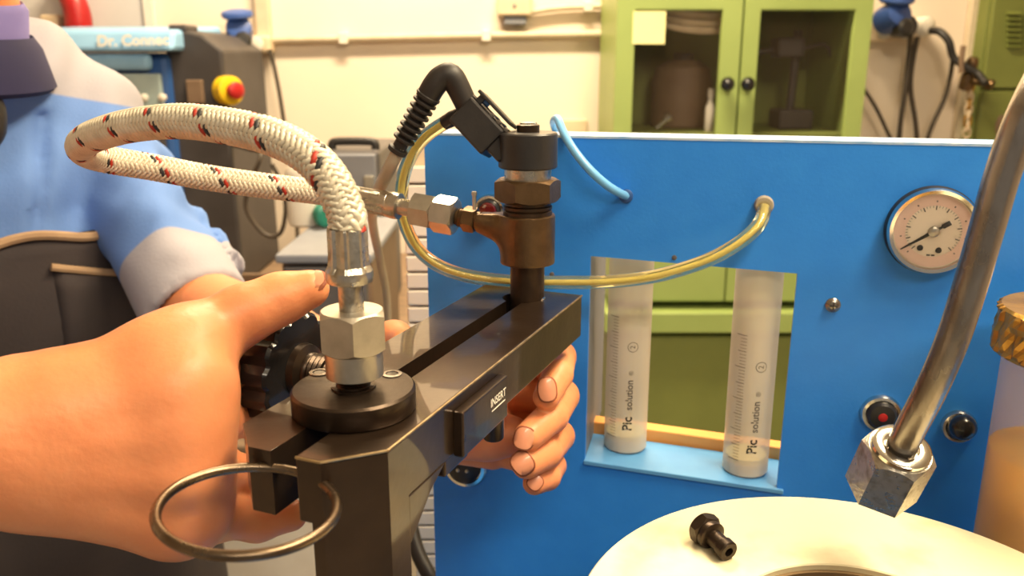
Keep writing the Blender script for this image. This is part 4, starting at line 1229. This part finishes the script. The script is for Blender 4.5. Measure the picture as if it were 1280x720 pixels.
# ------------------------------------------------------------------ white disc, fitting, pipe with nut, jar
DC = np.array([.140, .285]); DZ = 1.130; DR = 0.1155; DH = 0.0535
disc = thing('round_bowl_ring', 'large pale aluminium ring with a round bore, lower right', 'ring', (DC[0], DC[1], PB))
h_ = DZ - PB
ob('ring_body', T(fr((DC[0], DC[1], PB), (0, 0, 1)), ringlathe([(DR - 0.002, 0), (DR - 0.002, h_ - 0.016), (DR, h_ - 0.015), (DR, h_ - 0.0008), (DR - 0.0008, h_), (DH + 0.0006, h_), (DH, h_ - 0.0006), (DH, 0)], 128)), M['alu'], disc)
ob('bore_liner', T(fr((DC[0], DC[1], PB), (0, 0, 1)), ringlathe([(DH + 0.0002, 0.02), (DH + 0.0002, h_ - 0.003), (DH - 0.002, h_ - 0.003), (DH - 0.002, 0.02)], 96)), M['alu_hole'], disc)
# loose black fitting lying on the ring
fa = onz(884, 664, DZ + 0.0066); fb = onz(909, 688, DZ + 0.0048)
fax = fb - fa; fl_ = np.linalg.norm(fax); fax /= fl_
fz = thing('loose_fitting', 'small black threaded fitting lying on the pale ring', 'fitting', (fa[0], fa[1], DZ))
FF = fr(fa, fax, (0, 0, 1))
ob('hex_head', T(FF, hexnut(0.0080, -0.0048, 0.0010, 0.2, 0.14)), M['black_steel'], fz, angle=25)
ob('shoulder', T(FF, lathe([(0.0066, 0.0010), (0.0068, 0.0016), (0.0068, 0.0040), (0.0056, 0.0048)], 24)), M['black_steel'], fz)
ob('shank', T(FF, lathe([(0.0042, 0.0045), (0.0042, fl_ - 0.0030)], 20)), M['black_steel'], fz)
ob('barb_tip', T(FF, ringlathe([(0.0040, fl_ - 0.0040), (0.0049, fl_ - 0.0030), (0.0049, fl_ + 0.0008), (0.0043, fl_ + 0.0014), (0.0022, fl_ + 0.0014), (0.0022, fl_ - 0.004)], 24)), M['black_steel'], fz)

# bent steel pipe with its union nut
na = at(1104, 604, .336); nb = at(1127, 559, .326)
nax = nb - na; nl = np.linalg.norm(nax); nax /= nl
pn = thing('steel_pipe', 'bent grey steel pipe with a big plated hex nut at its end, at the right', 'pipe', na)
NF = fr(na, nax, (-0.35, -1, 0))
ob('hex_nut', T(NF, hexnut(0.0152, -0.0040, nl - 0.0015, math.radians(26), 0.15, bot=False)), M['steel_worn'], pn, angle=25)
ob('nut_lip', T(NF, ringlathe([(0.0122, nl - 0.002), (0.0120, nl + 0.0006), (0.0106, nl + 0.0014), (0.0074, nl + 0.0010), (0.0070, nl - 0.004)], 40)), M['chrome'], pn)
pp_ = [na + nax * nl * 0.4, nb, at(1141, 530, .3215), at(1166, 482, .316), at(1192, 420, .312), at(1214, 352, .310), at(1234, 284, .308), at(1255, 212, .306), at(1282, 140, .304), at(1320, 70, .310), at(1380, 0, .30), at(1480, -60, .29), at(1650, -90, .29)]
ob('pipe', tube(pp_, 0.0061, 24, 10), M['grey_pipe'], pn)

# frosted jar with a knurled brass cap
JY = 0.385; JR = 0.034
jl = at(1240, 560, JY)
JC = np.array([jl[0] + JR * 1.16, JY + 0.004])
jt = thing('oil_jar', 'frosted plastic jar with yellow oil and a knurled brass cap, right edge', 'jar', (JC[0], JC[1], PB))
JF = fr((JC[0], JC[1], 0), (0, 0, 1))
zcap = at(1262, 452, JY)[2]; zcapt = at(1262, 392, JY)[2]
ob('jar_wall', T(JF, lathe([(JR * 0.9, PB), (JR, PB + 0.004), (JR, zcap + 0.002)], 64)), M['jar'], jt)
zoil = at(1250, 572, JY)[2]
ob('oil', T(JF, lathe([(JR * 0.86, PB + 0.003), (JR * 0.985, PB + 0.006), (JR * 0.985, zoil)], 48)), M['liquid'], jt)
RC_ = JR + 0.0048
seg = 96; V = []; Fc = []
rows = [(RC_ - 0.001, zcap), (RC_, zcap + 0.0015)] + [(RC_, zcap + (zcapt - zcap) * q) for q in (0.16, 0.3, 0.44, 0.58, 0.72, 0.86)] + [(RC_, zcapt - 0.0015), (RC_ - 0.0015, zcapt), (RC_ * 0.72, zcapt)]
for i, (r, z) in enumerate(rows):
    for k in range(seg):
        a = 2 * PI * k / seg
        dr = random.choice((-0.0006, -0.0002, 0.0008, 0.0011)) if 0 < i < 9 else 0
        V.append(((r + dr) * math.cos(a), (r + dr) * math.sin(a), z))
for i in range(len(rows) - 1):
    for k in range(seg):
        k2 = (k + 1) % seg
        Fc.append((i * seg + k, i * seg + k2, (i + 1) * seg + k2, (i + 1) * seg + k))
Fc.append(tuple(reversed(range(seg)))); Fc.append(tuple(range((len(rows) - 1) * seg, len(rows) * seg)))
ob('knurled_cap', T(JF, (V, Fc)), M['gold'], jt, smooth=False)
ob('cap_top', T(JF, lathe([(RC_ * 0.72, zcapt - 0.001), (RC_ * 0.70, zcapt + 0.003), (RC_ * 0.3, zcapt + 0.0042)], 40)), M['cream_plastic'], jt)

# ------------------------------------------------------------------ the worker
PM = np.array([-.500, .760, 0.0])          # middle between the shoulders, on the floor
FW = np.array([.70, -.714, 0]); LF = np.array([.714, .70, 0]); UPV = np.array([0, 0, 1.0])   # facing, his left, up
AXS = (LF, FW, UPV)
worker = thing('person', 'worker in blue and grey shirt and dark apron gripping the vise with both hands', 'person', (PM[0], PM[1], 0))
def pl(l, f_, z): return PM + LF * l + FW * f_ + UPV * z
ls = at(110, 154, .845); rs = pl(-.14, .0, 1.29)
lelb = at(243, 380, .700)
lwr = at(512, 508, .505)
relb = np.array([-.455, .455, 1.150])
rwr = at(20, 548, .296)

def skin_core():
    f = Field((-.78, .50, .75), (-.22, 1.02, 1.72), 0.006)
    f.ell(pl(.02, -.01, 1.14), (.135, .070, .22), AXS)
    f.ell(pl(.02, -.01, .93), (.130, .070, .20), AXS, 0.03)
    nk = pl(.0, .06, 1.38)
    f.cap(pl(0, .02, 1.28), nk, .055, .050, 0.05)
    hd = pl(.0, .095, 1.52)
    f.cap(nk, hd + [0, 0, -.04], .050, .052, 0.02)
    f.ell(hd + FW * -.012 + [0, 0, .025], (.072, .092, .088), AXS, 0.03)
    f.ell(hd + FW * .030 + [0, 0, -.050], (.055, .058, .062), AXS, 0.03)
    f.cap(hd + FW * .088 + [0, 0, .012], hd + FW * .108 + [0, 0, -.022], .009, .014, 0.012)      # nose
    f.cap(hd + FW * .082 + LF * .02 + [0, 0, -.056], hd + FW * .082 - LF * .02 + [0, 0, -.056], .008, .008, 0.008)  # mouth
    for s in (-1, 1):
        f.ell(hd + LF * .032 * s + FW * .092 + [0, 0, .014], (.014, .010, .010), AXS, 0.008, sub=True)
        f.ell(hd + LF * .074 * s + FW * -.005 + [0, 0, -.008], (.010, .018, .030), AXS, 0.008)
    f.chain([ls, lelb], [.034, .031], 0.02)
    f.chain([rs, relb], [.048, .040], 0.03)
    return f.mesh()

# hands: fingers as tapered chains, closed round what they hold
def near_arm():
    f = Field((-.48, .235, 1.10), (-.055, .48, 1.31), 0.0016)
    f.chain([relb, relb * .5 + rwr * .5, rwr], [.040, .034, .0262], 0.01)
    P = lambda x, y, Y: at(x, y, Y)
    mcp = [P(230, 480, .306), P(235, 534, .299), P(237, 586, .295), P(234, 634, .298)]
    # palm
    w1 = P(36, 522, .294); w2 = P(40, 578, .294)
    for m_, w_, r0, r1 in ((mcp[0], w1, .0205, .0145), (mcp[1], (w1 * .6 + w2 * .4), .0225, .0145), (mcp[2], (w1 * .3 + w2 * .7), .0225, .0138), (mcp[3], w2, .0205, .0128)):
        f.cap(w_, m_, r0, r1, 0.016)
    f.cap(P(140, 525, .307), P(215, 560, .314), .020, .018, 0.02)
    f.cap(mcp[0], mcp[3], .0125, .0115, 0.012)
    # fingers curl away round the far side of the knob
    ch = [[mcp[0], P(264, 466, .338), P(306, 448, .384), P(352, 452, .396)],
          [mcp[1], P(268, 526, .332), P(306, 520, .380), P(348, 516, .394)],
          [mcp[2], P(272, 588, .324), P(322, 600, .348), P(360, 606, .352)],
          [mcp[3], P(272, 646, .318), P(322, 652, .330), P(364, 644, .332)]]
    for c, r in zip(ch, ([.0135, .0105, .0095, .0080], [.0135, .0108, .0098, .0082], [.0130, .0102, .0093, .0078], [.0115, .0092, .0083, .0070])):
        f.chain(c, r, 0.004)
    for m_ in mcp[:3]:
        f.ell(m_ + np.array([-.001, -.006, .001]), (.0105, .0095, .0095), None, 0.012)
    for m_, w_ in zip(mcp, (w1, w1 * .65 + w2 * .35, w1 * .35 + w2 * .65, w2)):
        f.cap(w_ + np.array([0, -.0165, .001]), m_ + np.array([0, -.0105, .001]), .0030, .0040, 0.010)
    # thumb along the top, tip toward the hose fitting
    f.chain([P(95, 502, .298), P(190, 456, .310), P(248, 424, .324), P(300, 397, .336), P(348, 374, .342), P(388, 361, .344)], [.0195, .0145, .0122, .0100, .0090, .0080], 0.010)
    f.cap(P(222, 446, .312), mcp[0], .012, .013, 0.02)
    f.ell(P(304, 390, .334), (.0108, .0105, .0102), None, 0.006)
    f.cap(P(110, 580, .302), P(215, 642, .300), .0195, .0145, 0.02)
    return f.mesh()

def far_hand_pts():
    P = lambda x, y, Y: at(x, y, Y)
    mcp = [P(640, 452, .500), P(632, 492, .496), P(622, 530, .492), P(616, 562, .490)]
    ch = [[mcp[0], P(700, 446, .486), P(697, 468, .456), P(683, 496, .436)],
          [mcp[1], P(703, 495, .478), P(690, 520, .442), P(660, 546, .423)],
          [mcp[2], P(698, 545, .472), P(682, 566, .436), P(658, 580, .421)],
          [mcp[3], P(690, 582, .468), P(684, 596, .440), P(668, 604, .428)]]
    rr = [[.0110, .0098, .0090, .0076], [.0112, .0102, .0094, .0080], [.0108, .0098, .0092, .0082], [.0096, .0086, .0078, .0066]]
    return mcp, ch, rr

def far_arm():
    f = Field((-.32, .395, 1.08), (.05, .74, 1.24), 0.0014)
    P = lambda x, y, Y: at(x, y, Y)
    f.chain([lelb, lelb * .55 + lwr * .45, lwr], [.033, .033, .0265], 0.01)
    mcp, ch, rr = far_hand_pts()
    for i, m_ in enumerate(mcp):
        f.cap(lwr + np.array([0, 0, .014 - .0095 * i]), m_, .019, .0125, 0.012)
    f.cap(P(560, 520, .480), P(610, 545, .470), .016, .013, 0.015)        # heel of the palm, seen below the jaw
    f.cap(P(572, 548, .462), P(640, 545, .462), .0125, .0115, 0.012)
    for c, r in zip(ch, rr):
        f.chain(c, r, 0.0012)
    # thumb lies over the back of the left jaw
    f.chain([lwr + np.array([0.01, 0, .008]), P(500, 440, .475), P(492, 426, .452), P(506, 430, .432)], [.019, .0125, .0100, .0082], 0.008)
    return f.mesh()

body = join(skin_core(), near_arm(), far_arm())
ob('body', body, M['skin'], worker, angle=180)
# fingernails of the far hand
mcp, chs, rrs = far_hand_pts()
for (px, py, Y, ax2, w_, l_) in ((385, 348, .3400, (1.0, 0.42), .0056, .0070), (684, 487, .4268, (0.10, -1.0), .0052, .0068), (655, 548, .4148, (-0.25, -1.0), .0056, .0062), (653, 579, .4115, (-0.75, -0.6), .0066, .0058), (669, 603, .4205, (-0.6, -0.7), .0042, .0044)):
    c = at(px, py, Y)
    out = CAMP - c if py > 400 else np.array([-0.05, -0.55, 0.83])
    out = out / np.linalg.norm(out)
    xx = np.array([1.0, 0, 0]); yy = np.cross(out, xx); yy /= np.linalg.norm(yy); xx = np.cross(yy, out)
    d2 = xx * ax2[0] + yy * ax2[1]; d2 /= np.linalg.norm(d2)
    s2 = np.cross(d2, out)
    def shell(sc_, n0, th_):
        V = []; nn = 20
        for lay in (0, 1):
            for ring in (1.0, 0.55):
                for k in range(nn):
                    a = 2 * PI * k / nn
                    ex = abs(math.cos(a)) ** 0.75 * math.copysign(1, math.cos(a)) * l_ * sc_ * ring
                    ey = abs(math.sin(a)) ** 0.75 * math.copysign(1, math.sin(a)) * w_ * sc_ * ring
                    V.append(c + d2 * ex + s2 * ey + out * (n0 + th_ * lay - 0.9 * ey * ey / 0.012 - 0.25 * ex * ex / 0.012))
        Fc = [tuple(range(nn, 2 * nn))[::-1], tuple(range(3 * nn, 4 * nn))]
        for k in range(nn):
            k2 = (k + 1) % nn
            Fc += [(k, k2, 2 * nn + k2, 2 * nn + k), (nn + k2, nn + k, k, k2), (2 * nn + k, 2 * nn + k2, 3 * nn + k2, 3 * nn + k)]
        return V, Fc
    nl_ = ob('fingernail', shell(0.92, 0.0, 0.0006), M['nail'], worker, angle=60)
    ob('nail_fold', shell(1.06, -0.0005, 0.0004), M['nail_line'], nl_, angle=60)  # darker outline round each nail

# shirt
def shirt():
    f = Field((-.80, .46, .78), (-.16, 1.04, 1.44), 0.005)
    f.ell(pl(.030, 0, 1.15), (.172, .108, .25), AXS)
    f.ell(pl(.030, 0, .94), (.165, .108, .24), AXS, 0.05)
    f.cap(pl(-.10, .0, 1.282), pl(.06, .0, 1.282), .038, .038, 0.05)
    f.cap(pl(0, .02, 1.29), pl(0, .045, 1.335), .066, .052, 0.03)
    cuff = lelb + (lelb - ls) * 0.02
    f.cap(pl(.08, 0, 1.272), ls, .038, .037, 0.04)
    f.cap(ls, ls * .5 + cuff * .5, .040, .042, 0.02)
    f.cap(ls * .5 + cuff * .5, cuff, .042, .046, 0.015)
    f.cap(pl(-.12, 0, 1.295), rs, .050, .054, 0.05)
    f.cap(rs, relb, .056, .058, 0.03)
    X_, Y_, Z_ = f.grid()
    l_ = (X_ - PM[0]) * LF[0] + (Y_ - PM[1]) * LF[1]
    fo = (0.009 * np.exp(-((l_ - .055 + .25 * (1.3 - Z_)) / .006) ** 2) * (Z_ < 1.31) + 0.0045 * np.exp(-((l_ + .02 - .04 * (1.3 - Z_)) / .007) ** 2) * (Z_ < 1.32) + 0.0095 * np.sin(l_ * 85 + 2.2 * np.sin(Z_ * 17)) * np.clip((1.33 - Z_) * 6, 0, 1)
          + 0.0042 * np.sin((X_ * 55 - Z_ * 70 + Y_ * 20) + 1.5 * np.sin(Y_ * 40)))
    sa = (lelb - ls) / np.linalg.norm(lelb - ls)
    ta = (X_ - ls[0]) * sa[0] + (Y_ - ls[1]) * sa[1] + (Z_ - ls[2]) * sa[2]
    fo = fo + 0.0018 * np.sin(ta * 120 + 2.0 * np.sin(X_ * 60 + Z_ * 30)) * np.clip(ta * 12 - .5, 0, 1) * (l_ > .03)
    fo = np.where(l_ + 0 * Z_ < .165, fo * np.clip((Z_ - 1.185) * 25, 0.05, 1), fo)
    f.f = f.f + fo.astype(np.float32)
    # open cuff
    ax_ = (cuff - ls) / np.linalg.norm(cuff - ls)
    t_ = (X_ - cuff[0]) * ax_[0] + (Y_ - cuff[1]) * ax_[1] + (Z_ - cuff[2]) * ax_[2]
    near = ((X_ - cuff[0]) ** 2 + (Y_ - cuff[1]) ** 2 + (Z_ - cuff[2]) ** 2) < 0.13 ** 2
    ff = f.f
    ff = np.where(near, np.maximum(ff, t_ - 0.004), ff).astype(np.float32)
    f.f = ff
    f.cap(cuff - ax_ * .03, cuff + ax_ * .06, .035, .038, 0, sub=True)
    # open neck
    f.cap(pl(0, .055, 1.340), pl(0, .075, 1.46), .046, .058, 0, sub=True)
    return f.mesh(), cuff, ax_
(sv, sf), cuff, cax_ = shirt()
sv = np.array(sv)
lv = (sv - PM) @ LF
tt = (sv - ls) @ cax_ / np.linalg.norm(cuff - ls)
rad_ = np.linalg.norm(np.cross(sv - ls, cax_), axis=1)
onsl = (rad_ < .07) & (tt > .30) & (lv > .05)
d_yoke = np.where(tt < .30, sv[:, 2] - (1.336 - .20 * np.clip(lv, -.05, .2)), -1)
d_low = np.where(onsl, (tt - .78 + .0 * np.abs(sv[:, 0] - (ls[0] + .55 * (cuff[0] - ls[0]) - .01))) * .25, -1)
pan = np.clip(np.maximum(d_yoke, d_low), -.03, .03)
shirt_o = ob('shirt', (sv, sf), M['shirt'], worker, angle=180)
at_ = shirt_o.data.attributes.new('panel', 'FLOAT', 'POINT')
at_.data.foreach_set('value', pan.astype(np.float32))
# collar
cc = pl(-.012, .055, 1.350)
cf_ = fr(cc, (0.10, -0.06, 1), LF)
cv = []
nC = 40
rowsC = [(r_ * 1.06, z_ - .004) for r_, z_ in ((.054, .000), (.060, .016), (.066, .028), (.072, .018), (.080, -.012), (.076, -.016), (.066, .010), (.058, -.002))]
for r, z in rowsC:
    for k in range(nC):
        a = PI / 2 + 0.30 + (2 * PI - 0.60) * k / (nC - 1)
        sag = 0.014 * max(0, math.sin(a)) ** 2
        cv.append((r * 1.05 * math.cos(a), r * math.sin(a) * -1.0 * -1.0, z - sag))
cfc = []
for i in range(len(rowsC)):
    j = (i + 1) % len(rowsC)
    for k in range(nC - 1): cfc.append((i * nC + k, i * nC + k + 1, j * nC + k + 1, j * nC + k))
cfc.append(tuple(i * nC for i in range(len(rowsC)))[::-1]); cfc.append(tuple(i * nC + nC - 1 for i in range(len(rowsC))))
ob('collar', T(cf_, (cv, cfc)), M['collar'], worker, angle=60)
ob('undershirt', T(fr(pl(0, .058, 1.345), (0.14, -0.10, 1), LF), ringlathe([(.046, .00), (.049, .050), (.054, .056), (.058, .050), (.056, .00)], 36)), M['undershirt'], worker)

# apron: bib over the shirt, front half of the trunk
CLS = 0.030


def trunk_front(l_, z, extra):
    """how far forward the bib lies at a place across the chest"""
    a = 0.0
    for cz_, R in ((1.15, (.172, .108, .25)), (.94, (.165, .108, .24))):
        q = 1 - ((l_ - CLS) / R[0]) ** 2 - ((z - cz_) / R[2]) ** 2
        if q > 0: a = max(a, R[1] * math.sqrt(q))
    return a + extra
BT = 1.206
def ap(l_, z, e=0.0): 
    w_ = 0.0025 * math.sin(l_ * 70 + 2 * math.sin(z * 20)) + 0.002 * math.sin(z * 45 + l_ * 25)
    return pl(l_, trunk_front(l_, z, 0.009 + e) + w_, z)
nl2, nz2 = 36, 40
aV = []; aF = []
for lay in (0, 1):
    for j in range(nz2 + 1):
        z = .62 + (BT - .62) * j / nz2
        for i in range(nl2 + 1):
            l_ = -.125 + .322 * i / nl2
            if z < .94: p = ap(l_ * 0.97, .94, 0.004 * lay); p[2] = z; p = p + FW * (.94 - z) * 0.10
            else: p = ap(l_ * (1 if z < 1.1 else 1 - 0.05 * (z - 1.1) / .12), z, 0.004 * lay)
            aV.append(p)
n1 = (nl2 + 1) * (nz2 + 1)
for j in range(nz2):
    for i in range(nl2):
        a = j * (nl2 + 1) + i
        aF.append((a, a + 1, a + nl2 + 2, a + nl2 + 1)[::-1])
        aF.append((n1 + a, n1 + a + 1, n1 + a + nl2 + 2, n1 + a + nl2 + 1))
edge = [i for i in range(nl2 + 1)] + [j * (nl2 + 1) + nl2 for j in range(1, nz2 + 1)] + [nz2 * (nl2 + 1) + i for i in range(nl2 - 1, -1, -1)] + [j * (nl2 + 1) for j in range(nz2 - 1, 0, -1)]
for k in range(len(edge)):
    a, b = edge[k], edge[(k + 1) % len(edge)]
    aF.append((a, b, n1 + b, n1 + a))
apr = ob('apron', (aV, aF), M['apron'], worker, angle=180)
ob('top_binding', tube([ap(l_, BT - 0.001 + 0.004 * math.sin(l_ * 60), 0.005) for l_ in np.linspace(-.115, .188, 18)], 0.0042, 8, 3), M['apron_trim'], apr)
pk = [(.034, 1.182), (.055, 1.176), (.085, 1.167), (.12, 1.161), (.15, 1.160), (.17, 1.164), (.184, 1.171), (.186, 1.184)]
ob('pocket_binding', tube([ap(l_, z, 0.009) for l_, z in pk], 0.0034, 8, 4), M['apron_trim'], apr)
pV = []; pF = []
for j in range(9):
    for i in range(17):
        l_ = .034 + .150 * i / 16; zt_ = 1.178 - 0.012 * math.sin(PI * i / 16)
        z = zt_ - .13 * j / 8
        pV.append(ap(l_, z, 0.009 if 0 < i < 16 and j < 8 else 0.003))
for j in range(8):
    for i in range(16):
        a = j * 17 + i
        pF.append((a, a + 1, a + 18, a + 17)[::-1])
po_ = ob('pocket', (pV, pF), M['apron'], apr, angle=180)
sm = po_.modifiers.new('thick', 'SOLIDIFY'); sm.thickness = 0.002
# black strap piece at the shirt front
ob('neck_strap', tube([pl(-.004, .085, 1.350), pl(.004, .112, 1.330), pl(.007, .122, 1.312), pl(.006, .124, 1.296), pl(.002, .122, 1.282)], [0.006, 0.011, 0.012, 0.010, 0.005], 10, 5), M['black_rubber'], worker)
# trousers, shoes, hair
f = Field((-.78, .46, .02), (-.24, 1.04, .98), 0.008)
f.ell(pl(0, -.01, .86), (.150, .105, .12), AXS)
for s in (-1, 1):
    f.chain([pl(.085 * s, -.01, .82), pl(.095 * s, .02, .46), pl(.10 * s, -.01, .06)], [.085, .066, .056], 0.03)
ob('trousers', f.mesh(), M['trouser'], worker, angle=180)
for s in (-1, 1):
    f = Field(pl(.10 * s, .05, .0) - [.2, .2, 0.02], pl(.10 * s, .05, .14) + [.2, .2, 0], 0.006)
    f.cap(pl(.10 * s, -.04, .045), pl(.105 * s, .13, .038), .044, .038, 0)
    X_, Y_, Z_ = f.grid(); f.f = np.maximum(f.f, -Z_ + 0.002).astype(np.float32)
    ob('shoe', f.mesh(), M['black_rubber'], worker, angle=180)
f = Field((-.62, .52, 1.44), (-.28, .86, 1.70), 0.005)
hd = pl(.0, .095, 1.52)
f.ell(hd + FW * -.020 + [0, 0, .040], (.080, .098, .088), AXS)
X_, Y_, Z_ = f.grid()
fr_ = (X_ - hd[0]) * FW[0] + (Y_ - hd[1]) * FW[1]
f.f = np.maximum(f.f, np.maximum(fr_ - 0.062 + (1.60 - Z_) * 0.9, 1.50 - Z_)).astype(np.float32)
ob('hair', f.mesh(), M['hair'], worker, angle=180)
for s in (-1, 1):
    e_ = hd + LF * .032 * s + FW * .082 + np.array([0, 0, .014])
    ey = ob('eye', T(fr(e_, FW), lathe([(0.002, -.010), (0.010, -.005), (0.0115, 0), (0.010, .005), (0.006, .0092), (0.002, .0108)], 18)), M['white_plastic'], worker)
    ob('iris', T(fr(e_, FW), lathe([(0.0052, .0092), (0.004, .0110), (0.001, .0116)], 16)), M['brown'], ey)
